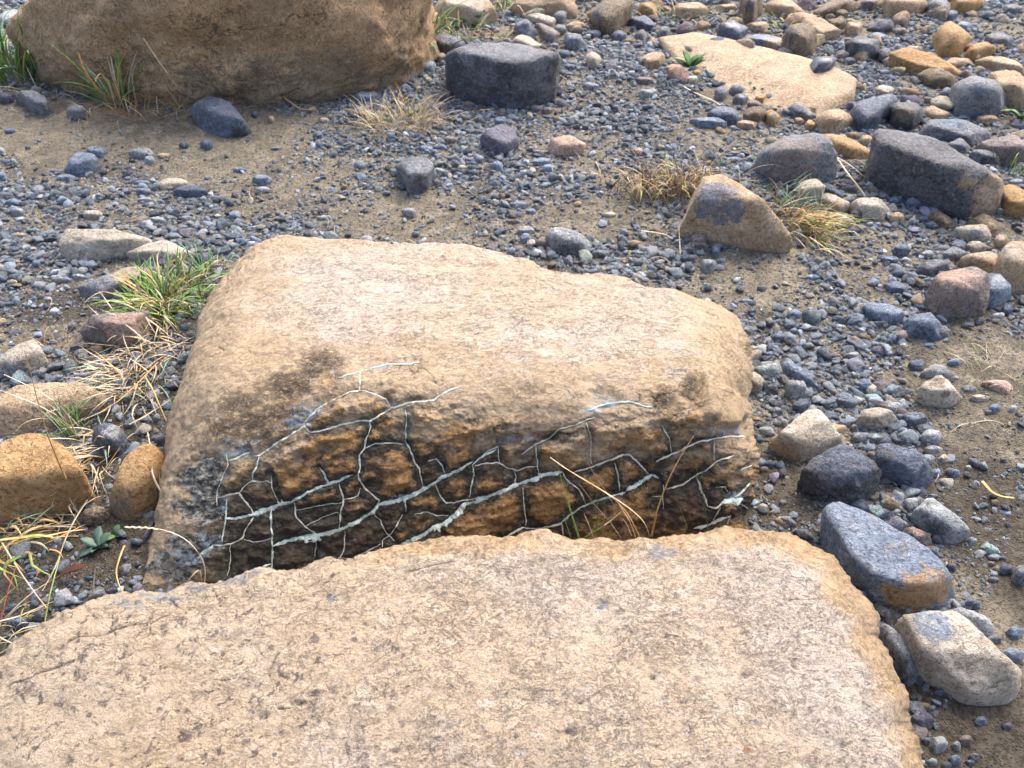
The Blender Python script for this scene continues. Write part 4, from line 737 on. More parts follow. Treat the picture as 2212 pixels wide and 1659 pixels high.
# ---- smaller stones one can still point to
for a in [('1',0,585,88,665,'purple'),('1',425,655,560,772,'grey'),('1',540,935,695,1012,'blue'),('1',310,1085,412,1118,'blue',2),('1',345,1115,485,1165,'blue',2.5),('1',815,945,1005,1020,'pale'),('1',1290,880,1372,962,'slate',.9),
 ('1',1145,900,1212,955,'slate'),('1',1718,742,1768,790,'tan'),('1',2048,750,2118,792,'cream'),('1',2003,618,2052,656,'grey'),('1',855,1150,967,1197,'blue',2),('1',860,1198,962,1258,'blue'),('1',920,998,1000,1056,'pale'),
 ('1',1613,1115,1748,1190,'blue'),('1',1640,1193,1738,1242,'pale',2),('1',1490,1070,1602,1112,'blue',2),('1',40,1268,132,1332,'blue'),('1',60,1320,156,1392,'pale'),('1',522,1340,664,1412,'cream'),('1',952,1387,1072,1442,'pale'),
 ('1',885,1262,982,1302,'pale',2),('1',20,820,97,862,'blue'),('1',-30,930,32,992,'pale'),('1',-30,1098,44,1170,'blue'),('1',1062,670,1112,720,'slate'),('1',1422,598,1490,650,'purple'),('1',2030,1380,2130,1420,'pale'),
 ('1',1435,1490,1560,1556,'slate'),('1',2010,840,2080,890,'blue'),('1',1610,710,1660,756,'slate'),('1',105,1490,175,1536,'cream'),('1',1740,935,1820,970,'grey',2),('1',1000,980,1115,1024,'tan',2),
 ('2',390,450,492,530,'slate'),('2',515,380,625,472,'blue'),('2',812,573,902,655,'slate',.9),('2',690,698,802,742,'slate',2),('2',740,728,852,784,'slate'),('2',772,648,872,690,'mauve'),('2',390,1325,500,1402,'pale'),
 ('2',965,1020,1055,1118,'blue'),('2',1228,1008,1372,1070,'blue',2),('2',1285,1050,1395,1112,'blue'),('2',1883,1170,1952,1282,'tan',.8),('2',1868,940,1955,1000,'pink'),('2',1252,1515,1352,1602,'mauve'),('2',1128,1455,1255,1515,'pale'),
 ('2',1150,1495,1230,1570,'blue'),('2',1610,1600,1720,1660,'grey'),('2',640,570,730,640,'grey'),('2',1195,718,1245,770,'cream'),('2',1215,670,1300,720,'grey'),('2',1290,680,1370,730,'mauve'),('2',985,748,1080,800,'blue'),
 ('2',1230,955,1320,1005,'mauve'),('2',745,1055,830,1100,'cream',2),('2',1500,1175,1545,1215,'blue'),('2',1655,1222,1700,1255,'pale'),('2',1080,1290,1210,1340,'blue',2),('2',1190,1335,1262,1380,'blue'),('2',1560,520,1670,580,'blue'),
 ('2',1890,490,2040,540,'mauve',2),('2',1910,560,2050,630,'pale'),('2',2090,400,2212,478,'tan'),('2',1440,408,1520,450,'slate'),('2',1405,318,1490,370,'slate'),('2',1360,150,1470,220,'grey'),('2',1440,130,1580,195,'tan'),
 ('2',1460,230,1470,231,'grey'),('2',1580,185,1680,250,'slate'),('2',1650,130,1728,180,'cream'),('2',1740,190,1850,260,'slate'),('2',2040,160,2130,240,'grey'),('2',1820,235,1910,290,'brown',2),('2',1500,1290,1560,1330,'tan'),
 ('2',455,1480,520,1530,'slate'),('2',90,1030,170,1090,'blue'),('2',500,930,610,980,'blue',2),('2',800,820,920,870,'grey',2),('2',660,870,760,920,'mauve'),('2',1060,1400,1150,1440,'mauve'),('2',1690,1360,1780,1400,'cream'),
 ('3',1670,555,1752,622,'slate'),('3',1245,545,1375,622,'cream'),('3',1908,730,2042,802,'tan'),('3',310,530,412,612,'grey'),('3',220,552,312,642,'grey'),('3',335,588,442,672,'grey'),('3',430,640,540,695,'mauve'),
 ('3',940,108,1072,192,'brown'),('3',1060,130,1182,222,'tan'),('3',1700,298,1800,360,'tan'),('3',1455,290,1540,340,'tan',2),('3',1050,360,1130,420,'slate'),('3',1140,340,1222,392,'pale'),('3',30,480,118,532,'cream'),
 ('3',80,445,150,492,'orange'),('3',480,600,555,660,'orange'),('3',545,590,600,650,'slate'),('3',730,748,802,800,'tan'),('3',650,690,725,745,'grey'),('3',860,815,950,855,'blue',2),('3',285,1000,390,1050,'blue',2),
 ('3',300,968,395,1005,'grey',2),('3',1120,1030,1195,1072,'grey'),('3',1210,1020,1260,1090,'brown'),('3',1340,1190,1402,1250,'brown'),('3',1452,1262,1562,1352,'slate'),('3',1340,1355,1455,1442,'tan'),('3',1340,1255,1445,1320,'slate'),
 ('3',1520,1380,1610,1440,'slate'),('3',1570,1420,1670,1480,'slate'),('3',1125,1440,1210,1500,'grey'),('3',1090,1330,1190,1430,'charcoal'),('3',940,1490,1005,1535,'pale'),('3',1200,1420,1250,1460,'pale'),('3',1740,1530,1850,1610,'slate'),
 ('3',2070,20,2195,90,'grey'),('3',1700,60,1790,125,'slate'),('3',1445,75,1515,125,'charcoal'),('3',1950,200,2160,310,'grey',1.6),('3',2025,280,2090,325,'orange'),('3',1760,130,1880,200,'blue',2),('3',1370,160,1470,230,'mauve'),
 ('3',1210,200,1340,280,'blue',2),('3',1690,360,1890,450,'tan',2),('3',880,20,1010,70,'tan'),('3',980,55,1080,110,'brown'),('3',1150,-20,1300,60,'mauve'),('3',240,20,370,70,'tan'),('3',640,30,790,100,'orange'),('3',430,130,590,210,'tan',2),
 ('3',370,80,500,140,'brown',2),('3',2150,1030,2240,1100,'cream'),('3',1600,1130,1700,1180,'grey'),('3',1160,860,1240,940,'tan'),('3',1050,835,1160,910,'brown'),('3',2010,1500,2120,1600,'tan'),('3',60,1490,180,1590,'mauve'),('3',200,1560,262,1640,'grey'),
 ('3',-10,1430,45,1490,'blue'),('3',385,1135,470,1185,'grey'),('3',560,1090,660,1130,'grey',2),('3',2110,1140,2230,1200,'pale'),('3',880,1030,1000,1100,'charcoal'),
 ('4',285,135,330,165,'blue'),('4',410,443,450,482,'slate'),('4',345,450,395,485,'slate'),('4',385,513,442,552,'pale'),('4',300,562,360,600,'pale'),('4',285,680,372,732,'grey'),('4',588,795,637,855,'grey'),('4',590,520,650,555,'slate'),
 ('4',195,192,245,232,'pale'),('4',235,198,275,228,'blue'),('4',25,210,65,238,'cream'),('4',455,648,510,685,'green'),('4',255,375,300,410,'grey'),('4',320,905,385,945,'mauve'),('4',30,400,-5,440,'blue'),('4',115,135,160,170,'blue'),
 ('4',855,30,925,60,'blue'),('4',735,55,775,80,'slate'),('4',820,65,860,95,'slate'),('4',-15,195,30,230,'slate'),('4',270,190,330,215,'pale'),
 ('5',595,588,692,662,'blue'),('5',485,670,527,716,'pale'),('5',688,430,782,520,'blue'),('5',868,430,952,508,'grey'),('5',1128,880,1252,988,'blue'),('5',800,215,932,262,'blue',2),('5',495,280,562,332,'grey'),('5',370,375,475,408,'blue',2),
 ('5',530,1410,625,1467,'slate'),('5',508,1450,568,1505,'mauve'),('5',598,1160,662,1204,'grey'),('5',1388,1195,1478,1258,'blue'),('5',1993,460,2095,512,'pale'),('5',2065,400,2142,490,'slate'),('5',988,533,1072,585,'pale'),
 ('5',1062,713,1163,768,'pale'),('5',1378,570,1472,662,'mauve'),('5',1133,590,1232,668,'brown'),('5',1325,600,1412,672,'slate'),('5',1718,755,1812,818,'blue'),('5',1868,985,1997,1042,'cream'),('5',1568,1310,1692,1382,'pale'),
 ('5',1558,1370,1648,1450,'pale'),('5',1663,1370,1732,1442,'cream'),('5',1098,1240,1198,1312,'grey'),('5',568,1065,668,1132,'grey'),('5',540,712,610,755,'blue'),('5',590,655,660,690,'blue',2),('5',380,555,460,610,'grey'),('5',430,435,500,480,'slate'),
 ('5',1000,360,1050,405,'purple'),('5',960,360,1050,410,'grey'),('5',1200,240,1290,300,'blue',2),('5',1370,10,1490,110,'slate'),('5',1290,100,1410,150,'blue'),('5',1540,60,1640,120,'pale'),('5',1420,105,1490,155,'pale'),('5',1740,0,1840,90,'slate'),
 ('5',0,80,60,150,'slate'),('5',0,140,45,210,'pale'),('5',235,105,295,160,'blue'),('5',205,25,262,115,'blue',.8),('5',255,25,310,75,'slate'),('5',60,0,190,60,'mauve'),('5',1145,655,1212,712,'cream'),('5',1410,655,1465,710,'cream'),
 ('5',1470,745,1580,850,'slate',2),('5',1365,740,1425,800,'blue'),('5',1800,925,1920,985,'grey',2.5),('5',1985,1050,2070,1115,'blue'),('5',1735,1460,1800,1530,'blue'),('5',1830,1440,1880,1485,'pale'),('5',2110,1055,2170,1110,'pale'),
 ('5',1520,220,1600,260,'grey'),('5',1555,655,1640,700,'blue',2),('5',1960,130,1961,131,'grey'),('5',1220,645,1285,690,'blue'),('5',955,1115,1025,1165,'slate'),('5',1020,1140,1100,1215,'blue'),('5',1095,1175,1145,1232,'mauve'),
 ('5',1205,1350,1280,1412,'mauve'),('5',700,560,760,610,'blue'),('5',1470,1330,1540,1380,'grey'),('5',1600,1460,1690,1530,'blue'),('5',1625,545,1740,640,'grey'),
 ('6',1748,243,1812,302,'pale'),('6',1950,910,2110,1022,'blue'),('6',1530,1450,1642,1582,'pale'),('6',1990,785,2100,875,'blue'),('6',1740,615,1842,702,'slate'),('6',1798,1338,1872,1402,'blue'),('6',2038,400,2130,560,'grey'),
 ('6',1945,400,2040,490,'slate'),('6',1905,420,1975,478,'mauve'),('6',1870,392,1930,430,'mauve'),('6',1410,1290,1560,1440,'purple',1.6),('6',1455,1255,1535,1318,'brown'),('6',1620,400,1695,465,'purple'),('6',1870,835,1970,905,'grey'),
 ('6',1640,1570,1720,1650,'blue'),('6',1510,1590,1575,1650,'pale'),('6',1760,1560,1830,1620,'grey'),('6',1400,1200,1440,1260,'charcoal'),('6',1550,1170,1620,1225,'slate'),('6',1200,40,1201,41,'grey'),('6',1650,120,1735,160,'blue'),
 ('6',1540,220,1620,300,'purple'),('6',1270,120,1350,170,'grey'),('6',1385,95,1450,165,'slate'),('6',740,250,800,285,'slate'),('6',600,20,650,60,'grey'),('6',780,250,880,300,'slate',2),('6',1930,360,2000,400,'slate'),('6',1480,1465,1530,1520,'blue'),
 ('6',1700,1440,1790,1530,'mauve'),('6',1740,1600,1800,1650,'slate'),('6',1960,1370,2030,1430,'slate'),('6',1880,490,1950,530,'grey'),('6',1660,1490,1720,1560,'grey'),('6',1590,1610,1660,1670,'slate'),
 ('g',435,480,525,570,'slate'),('g',525,495,610,545,'purple'),('g',340,810,425,880,'grey'),('g',900,795,990,865,'slate'),('g',820,830,895,935,'grey'),('g',1265,415,1360,470,'grey',2),('g',1390,415,1440,470,'brown'),
 ('g',265,930,330,965,'pale',2),('g',560,1020,620,1080,'grey'),('g',710,1065,760,1110,'mauve'),('g',1300,590,1365,650,'slate'),('g',1430,640,1505,720,'purple'),('g',1250,820,1310,868,'pale'),('g',1410,530,1500,590,'brown'),
 ('g',280,1250,340,1300,'purple'),('g',310,1060,410,1170,'slate'),('g',20,1400,170,1490,'slate'),('g',240,1095,340,1150,'tan',2),('g',0,1180,50,1250,'purple')]:
    v, x0, y0, x1, y1, mt = a[:6]
    if x1-x0 < 3: continue
    oval(v, x0, y0, x1, y1, mt, a[6] if len(a) > 6 else 1.2, group='small stones lying about in the gravel', amp=.06, p=13)
# ============================================================ labels of the small stones
BIG = [r for r in ROCKS if r['nick']]
LAND = [(r['nick'], r['cx'], r['cy'], r['o'], r['w']) for r in BIG]
LAND += [('the cracked boulder', 1640, 900, None, 300), ('the cracked boulder', 1150, 545, None, 300), ('the foreground slab', 60, 1400, None, 200), ('the foreground slab', 1960, 1480, None, 200), ('the foreground slab', 2010, 1640, None, 200)]
USED = set()
SHP = {0: 'narrow', 1: 'rounded', 2: 'oval', 3: 'flat'}
def auto_label(r, noun):
    col = PAL[r['m']][3]; a = r['asp']; shp = 'upright' if a < .95 else 'rounded' if a < 1.35 else 'oval' if a < 2 else 'flat'
    w_ = r['w']; size = 'tiny' if w_ < 17 else 'small' if w_ < 30 else 'medium' if w_ < 55 else 'large'
    c = sorted(LAND, key=lambda L: math.hypot(L[1]-r['cx'], (L[2]-r['cy'])*1.3)-L[4]*.3); c = [L for L in c if L[3] is not r['o']]
    def rel(L):
        dx, dy = r['cx']-L[1], (r['cy']-L[2])*1.3; d = math.hypot(dx, dy)-L[4]*.4
        side = ('to the right of' if dx > 0 else 'to the left of') if abs(dx) > abs(dy) else ('in front of' if dy > 0 else 'behind')
        return ('just ' if d < 45 else '')+side+' '+L[0]
    names = []
    for L in c:
        if L[0] not in names: names.append(L[0])
        if len(names) > 5: break
    first = {n: next(L for L in c if L[0] == n) for n in names}
    cand = [f"{size} {shp} {col} {noun} {rel(first[names[0]])}"]
    cand += [f"{size} {shp} {col} {noun} {rel(first[names[0]])}, on the side towards {n[4:] if 0 else n}" for n in names[1:4]]
    cand += [f"{size} {shp} {col} {noun} {rel(first[names[1]])}"]
    cand += [f"{'paler' if k % 2 else 'darker'} {shp} {col} {noun} {rel(first[names[k % 2]])}" for k in (2, 3)][:0]
    cand += [c_+', '+s_ for c_ in (cand[0], cand[-1]) for s_ in ('nearer the camera', 'farther away', 'leftmost of its kind', 'rightmost of its kind')][:0]
    for q in cand:
        if q not in USED and len(q.split()) <= 16: USED.add(q); return q
    return cand[0]
for r in ROCKS:
    if r['label']: USED.add(r['label'])
for r in ROCKS:
    tag(r['o'], r['label'] or auto_label(r, 'stone'), 'boulder' if r['w'] > 150 else r['cat'], r['grp'])

# ============================================================ LOOSE PEBBLES
def pebble_mesh(k):
    r = np.random.default_rng(100+k); q = r.normal(size=(13, 3)); q /= np.linalg.norm(q, axis=1)[:, None]
    q *= np.array([1., r.uniform(.62, .9), r.uniform(.42, .66)]); X, F = rock_verts(q, 3, r.choice([9, 14, 18]), .09, 300+k, 4)
    X -= (X.max(0)+X.min(0))/2; return mesh_np('pebble', X/np.abs(X[:, 0]).max(), F)
def pebble_mat():
    N = NT('gravel_stone'); v = N.coords(); c0 = N.att('gcol', 'INSTANCER', 0)
    c = N.mix(N.math('MULTIPLY', N.rng(N.noise(v, 2.2, 5., .7, .5), .35, .7), .45), c0, (.45, .48, .5), 'MIX')
    c = N.mix(N.math('MULTIPLY', N.rng(N.noise(v, 5, 5., .75), .48, .66), .6), c, (.03, .035, .045))
    c = N.mix(N.math('MULTIPLY', N.rng(N.noise(v, 1.1, 3., .6), .55, .7), .4), c, (.30, .25, .16))
    return N.out(c, .8, N.noise(v, 5, 6., .75), .7, .06, .35)
PM = pebble_mat(); PMESH = [pebble_mesh(k) for k in range(14)]
for m in PMESH: m.materials.append(PM)
GC = [((.125,.155,.19), 22, 'slate'), ((.215,.265,.315), 27, 'blue'), ((.055,.065,.08), 10, 'charcoal'), ((.33,.365,.39), 22, 'grey'), ((.46,.49,.51), 10, 'pale'), ((.14,.125,.135), 6, 'purple'), ((.22,.18,.15), 5, 'mauve'), ((.50,.43,.32), 4, 'cream'), ((.40,.28,.16), 3, 'tan')]
gw = np.array([g[1] for g in GC], float); gw /= gw.sum()
MUD = [(280,320,430,70,.6),(640,430,260,50,.45),(160,470,160,40,.4),(1000,500,160,40,.5),(330,255,430,60,.93),(120,300,200,60,.8),(560,290,90,60,.7),(860,470,170,60,.75),(1350,490,110,60,.6),(1180,470,100,50,.6),(700,360,120,50,.55),(1600,590,120,80,.75),(1690,640,90,60,.6),(2080,720,150,130,.75),(2130,880,110,190,.8),(2000,1000,130,60,.45),(1950,850,90,60,.7),(2120,1080,110,90,.7),
 (1560,300,130,50,.55),(1700,1080,60,90,.75),(1830,1000,40,90,.5),(130,720,140,70,.6),(450,330,200,45,.6),(1330,395,90,30,.3),(200,1180,150,100,.75),(260,640,50,90,.5),(1180,240,60,12,.8)]
BOOST = [(2110,1600,150,90),(1985,1560,70,60),(1720,800,90,140),(1860,880,110,60),(1680,1200,70,70),(1330,560,110,50),(2000,620,120,60),(150,1340,110,60)]
def density(x, y):
    d = np.ones(x.shape)
    fx, fy, _ = toF(np.stack([x, y, 0*x], -1))
    wob = fbm(np.stack([x*3.2, y*3.2, 0*x+2], -1), 3)
    for cx, cy, rx, ry, s in MUD: d *= 1-s*(1-sst(.55, 1.25, np.hypot((fx-cx)/rx, (fy-cy)/ry)+.4*wob))
    for cx, cy, rx, ry in BOOST: d = np.maximum(d, 1.6*(1-sst(.6, 1.2, np.hypot((fx-cx)/rx, (fy-cy)/ry)+.3*wob)))
    patch = sst(-.35, .35, fbm(np.stack([x*2.1, y*2.1, 0*x+5], -1), 3)+.12)
    return np.clip(d*(.45+.55*patch), .06, 1), fx, fy
def inside_slabs(x, y):
    b = np.zeros(x.shape, bool)
    for zt, poly in ((.12, [(470,590),(560,532),(900,526),(1150,566),(1400,618),(1560,658),(1610,740),(1620,860),(1632,1000),(1620,1180),(300,1280),(345,1060),(380,850)]),):
        q = onz(*np.array(poly, float).T, 0.)[:, :2]; q[:3] = onz(*np.array(poly[:3], float).T, .06)[:, :2]
        n = len(q); c = np.zeros(x.shape, bool)
        for i in range(n):
            a, e = q[i], q[(i+1) % n]; c ^= ((a[1] > y) != (e[1] > y))&(x < (e[0]-a[0])*(y-a[1])/(e[1]-a[1]+1e-12)+a[0])
        b |= c
    return b
def on_rocks(x, y, k=.85):
    b = np.zeros(x.shape, bool)
    for r in ROCKS:
        b |= (((x-r['g'][0])/(r['r']*k))**2+((y-r['g'][1])/(r['ry']*k+.004))**2) < 1
    return b
def scatter(n, smin, smax, alpha, ylo, yhi, seed):
    r = np.random.default_rng(seed); y = ylo+(yhi-ylo)*r.random(n); hw = .25+y*.80
    x = (r.random(n)*2-1)*hw; keep = r.random(n) < hw/hw.max(); x, y = x[keep], y[keep]
    d, fx, fy = density(x, y); keep = (r.random(len(x)) < d)&~inside_slabs(x, y)&(fx > -60)&(fx < 2270); x, y, d = x[keep], y[keep], d[keep]
    u = r.random(len(x)); s = (smin**-alpha+u*(smax**-alpha-smin**-alpha))**(-1/alpha); s *= .6+.4*d
    return x, y, s, r
# the biggest loose pebbles: single objects
def single_pebbles(count):
    x, y, s, r = scatter(9000, .012, .030, 2.0, .55, 4.6, 21)
    k = ~on_rocks(x, y, 1.15); x, y, s = x[k], y[k], s[k]; _, _, dep = toF(np.stack([x, y, 0*x], -1)); fx, fy, _ = toF(np.stack([x, y, 0*x], -1))
    fr = (fx > 5)&(fx < 2205)&(fy > 5)&(fy < 1655); order = [i for i in np.argsort(-s/dep*(.8+.4*r.random(len(s)))) if fr[i]]
    used = []; n = 0
    for i in order:
        if any((x[i]-a)**2+(y[i]-b)**2 < (s[i]+c)**2*1.1 for a, b, c in used): continue
        used.append((x[i], y[i], s[i])); c = int(r.choice(len(GC), p=gw)); j = int(r.integers(14))
        o = bpy.data.objects.new('pebble', PMESH[j]); COL.objects.link(o); sc = s[i]
        o.scale = (sc, sc*r.uniform(.8, 1.05), sc*r.uniform(.85, 1.15)); o.rotation_euler = (r.normal()*.18, r.normal()*.18, r.uniform(0, 6.28))
        o.location = (x[i], y[i], float(ground_h(x[i], y[i]))+sc*.28)
        o['gcol'] = [float(q*(.8+.4*r.random())) for q in GC[c][0]]
        rec = dict(o=o, m=GC[c][2], w=2*sc*FP/dep[i]/K, asp=r.choice([1.1, 1.6, 2.3]), cx=float(fx[i]), cy=float(fy[i]))
        tag(o, auto_label(rec, 'pebble'), 'pebble', 'loose pebbles among the gravel'); n += 1
        if n >= count: break
    return used
PEB = single_pebbles(170)
def far_stones(count):
    r = np.random.default_rng(91); used = []; n = 0
    cols = [((.46,.32,.18), 'tan'), ((.50,.40,.27), 'cream'), ((.50,.30,.13), 'orange'), ((.22,.165,.11), 'brown'), ((.17,.175,.185), 'grey'), ((.09,.11,.15), 'slate'), ((.28,.22,.18), 'mauve')]
    for _ in range(6000):
        fx_, fy_ = r.uniform(1060, 2215), r.uniform(-8, 330)
        if fy_ > 40+(fx_-1060)*.24 and r.random() < .93: continue
        q = onz(fx_, fy_, 0.); s = r.uniform(.022, .05) if r.random() < .8 else r.uniform(.05, .075)
        if on_rocks(np.array([q[0]]), np.array([q[1]]), 1.)[0] or any((q[0]-a)**2+(q[1]-b)**2 < (s+c)**2*.8 for a, b, c in used): continue
        used.append((q[0], q[1], s)); j = int(r.integers(14)); c, m = cols[int(r.choice(7, p=[.26, .15, .17, .12, .13, .1, .07]))]
        o = bpy.data.objects.new('cobble', PMESH[j]); COL.objects.link(o); o.scale = (s, s*r.uniform(.8, 1.05), s*r.uniform(.9, 1.3)); o.rotation_euler = (r.normal()*.2, r.normal()*.2, r.uniform(0, 6.28))
        o.location = (q[0], q[1], float(ground_h(q[0], q[1]))+s*.25); o['gcol'] = [float(k*(.85+.3*r.random())) for k in c]
        rec = dict(o=o, m=m, w=2*s*FP/float(toF(q)[2])/K, asp=r.choice([1.1, 1.6]), cx=float(fx_), cy=float(fy_)); tag(o, auto_label(rec, 'cobble'), 'cobble', 'cobbles of the far rubble'); n += 1
        if n >= count: break
    print('far', n)
far_stones(130)
# the rest: uncountable gravel
def gravel(name, label, parts, seed):
    P, SC, RT, CL, ID = [], [], [], [], []
    for (n, smin, smax, al, ylo, yhi, sd_) in parts:
        x, y, s, r = scatter(n, smin, smax, al, ylo, yhi, sd_); m = len(x)
        z = ground_h(x, y)+s*r.uniform(-.25, .62, m)
        k = ~on_rocks(x, y, .6); x, y, z, s = x[k], y[k], z[k], s[k]; m = len(x)
        P.append(np.stack([x, y, z], -1)); SC.append(np.stack([s, s*r.uniform(.75, 1.05, m), s*r.uniform(.7, 1.2, m)], -1))
        RT.append(np.stack([r.normal(size=m)*.3, r.normal(size=m)*.3, r.uniform(0, 6.28, m)], -1))
        c = r.choice(len(GC), size=m, p=gw); cc = np.array([g[0] for g in GC])[c]*np.exp(r.normal(0, .34, (m, 1)))
        CL.append(np.concatenate([cc, np.ones((m, 1))], 1)); ID.append(r.integers(0, 14, m))
    P, SC, RT, CL, ID = map(np.concatenate, (P, SC, RT, CL, ID)); print(name, len(P))
    me = bpy.data.meshes.new(name); me.vertices.add(len(P)); me.vertices.foreach_set('co', P.astype(np.float32).ravel())
    for nm, ty, arr, key in (('scl', 'FLOAT_VECTOR', SC, 'vector'), ('rot', 'FLOAT_VECTOR', RT, 'vector'), ('gcol', 'FLOAT_COLOR', CL, 'color')):
        a = me.attributes.new(nm, ty, 'POINT'); a.data.foreach_set(key, arr.astype(np.float32).ravel())
    a = me.attributes.new('vid', 'INT', 'POINT'); a.data.foreach_set('value', ID.astype(np.int32)); me.update()
    o = link(name, me, None); tag(o, label, name, kind='stuff')
    g = bpy.data.node_groups.new(name, 'GeometryNodeTree')
    g.interface.new_socket('Geometry', in_out='INPUT', socket_type='NodeSocketGeometry'); g.interface.new_socket('Geometry', in_out='OUTPUT', socket_type='NodeSocketGeometry')
    gi, go = g.nodes.new('NodeGroupInput'), g.nodes.new('NodeGroupOutput')
    iop = g.nodes.new('GeometryNodeInstanceOnPoints'); jn = g.nodes.new('GeometryNodeGeometryToInstance')
    src = {}
    for q in bpy.data.objects:
        if q.name.startswith('pebble') and q.data.name not in src: src[q.data.name] = q
    for q in src.values():
        oi = g.nodes.new('GeometryNodeObjectInfo'); oi.inputs['Object'].default_value = q; oi.transform_space = 'ORIGINAL'
        g.links.new(oi.outputs['Geometry'], jn.inputs[0])
    def na(nm, ty):
        x = g.nodes.new('GeometryNodeInputNamedAttribute'); x.data_type = ty; x.inputs[0].default_value = nm; return x.outputs[0]
    e2r = g.nodes.new('FunctionNodeEulerToRotation'); g.links.new(na('rot', 'FLOAT_VECTOR'), e2r.inputs[0])
    g.links.new(gi.outputs[0], iop.inputs['Points']); g.links.new(jn.outputs[0], iop.inputs['Instance']); iop.inputs['Pick Instance'].default_value = True
    g.links.new(na('vid', 'INT'), iop.inputs['Instance Index']); g.links.new(e2r.outputs[0], iop.inputs['Rotation']); g.links.new(na('scl', 'FLOAT_VECTOR'), iop.inputs['Scale'])
    g.links.new(iop.outputs[0], go.inputs[0]); md = o.modifiers.new('scatter', 'NODES'); md.node_group = g
gravel('gravel', 'blue-grey angular gravel spread over the mud between the boulders', [(240000, .0045, .024, 1.65, .5, 4.2, 31), (90000, .009, .026, 1.9, 3.6, 7.4, 32)], 1)
gravel('grit', 'fine dark grit covering the ground between the larger pebbles', [(230000, .0022, .0055, 1.3, .5, 3.4, 41)], 2)
# a scatter of stones filling the far rubble at the top right
# ============================================================ GRASS
def leaf_mat(nm, a, b, tip=None):
    N = NT(nm); v = N.coords(); c = N.mix(N.rng(N.noise(v, 30, 3.), .35, .65), a, b)
    r = N.n('ObjectInfo').outputs['Random']; c = N.mix(N.math('MULTIPLY', r, .35), c, tip or b)
    m = N.out(c, .6, None, spec=.35); return m
GM = dict(green=leaf_mat('green_blade', (.07,.16,.03), (.16,.31,.06), (.26,.38,.09)), teal=leaf_mat('blue_green_blade', (.10,.20,.14), (.2,.34,.22), (.3,.4,.25)),
          straw=leaf_mat('straw', (.42,.33,.20), (.62,.53,.38), (.48,.36,.25)), gold=leaf_mat('golden_blade', (.48,.27,.09), (.62,.42,.18), (.55,.33,.12)),
          rust=leaf_mat('rust_blade', (.28,.11,.035), (.45,.22,.07), (.5,.3,.12)), lime=leaf_mat('yellow_green_blade', (.22,.30,.06), (.36,.42,.12), (.45,.42,.15)), twig=leaf_mat('dead_stem', (.16,.10,.07), (.30,.21,.14), (.24,.16,.11)),
          red=leaf_mat('red_stem', (.35,.06,.05), (.5,.14,.09), (.4,.1,.06)), leaf=leaf_mat('weed_leaf', (.05,.13,.05), (.12,.24,.08), (.18,.3,.1)), blueleaf=leaf_mat('blue_green_leaf', (.05,.10,.075), (.12,.19,.14), (.14,.2,.13)))
def ribbon(path, w, fold=.25, taper='tip'):
    P = np.asarray(path, float); n = len(P); T = np.gradient(P, axis=0); T /= np.linalg.norm(T, axis=1)[:, None]+1e-9
    S_ = np.cross(T, [0, 0, 1.]); l = np.linalg.norm(S_, axis=1)[:, None]; S_ = np.where(l < .05, [[1., 0, 0]], S_/(l+1e-9)); U = np.cross(S_, T)
    t = np.linspace(0, 1, n); ww = w*(np.minimum(1, .55+1.5*t)*np.clip((1-t)*2.2, .08, 1) if taper == 'tip' else np.clip(np.sin(np.pi*np.clip(t, .02, .98))**.6, .06, 1) if taper == 'leaf' else np.clip(1.15-t*.6, .1, 1))
    V = np.stack([P-S_*ww[:, None]/2+U*ww[:, None]*fold, P, P+S_*ww[:, None]/2+U*ww[:, None]*fold, P-U*ww[:, None]*.18], 1)
    i = np.arange(n*4).reshape(n, 4); F = []
    for a, b in ((0, 1), (1, 2), (2, 3), (3, 0)): F.append(np.stack([i[:-1, a], i[1:, a], i[1:, b], i[:-1, b]], -1))
    return V.reshape(-1, 3), np.concatenate(F)
def blade_path(L, lean, curl, r, n=9):
    t = np.linspace(0, 1, n); a = lean+curl*t; dx = np.sin(a)*L/n; dz = np.cos(a)*L/n
    x = np.cumsum(dx)-dx[0]; z = np.cumsum(dz)-dz[0]; y = .04*L*np.sin(t*3+r.uniform(0, 6))*t*r.uniform(-1, 1)*2; q = np.stack([x, y, z], -1)
    if r.random() < .35: k = int(r.integers(4, 7)); q[k:, 2] -= (q[k:, 0]-q[k, 0])*r.uniform(.3, .9); q[k:, 1] += (q[k:, 0]-q[k, 0])*r.uniform(-.8, .8)
    return q
_bl = {}
def blade_mesh(col, k, kind):
    key = (col, k, kind)
    if key not in _bl:
        r = np.random.default_rng(k*17+len(kind)); lean, curl = {'up': (r.uniform(.02, .2), r.uniform(.2, 1.0)), 'arc': (r.uniform(.3, .6), r.uniform(.8, 1.5)), 'lay': (r.uniform(1.1, 1.35), r.uniform(.1, .5))}[kind]
        V, F = ribbon(blade_path(1., lean, curl, r), .030 if kind != 'lay' else .024); V[:, 2] = np.maximum(V[:, 2], .004); _bl[key] = mesh_np('blade', V, F); _bl[key].materials.append(GM[col])
    return _bl[key]
def empty(name, loc, label, cat, group=None):
    o = bpy.data.objects.new(name, None); COL.objects.link(o); o.location = loc; o.empty_display_size = .05; return tag(o, label, cat, group)
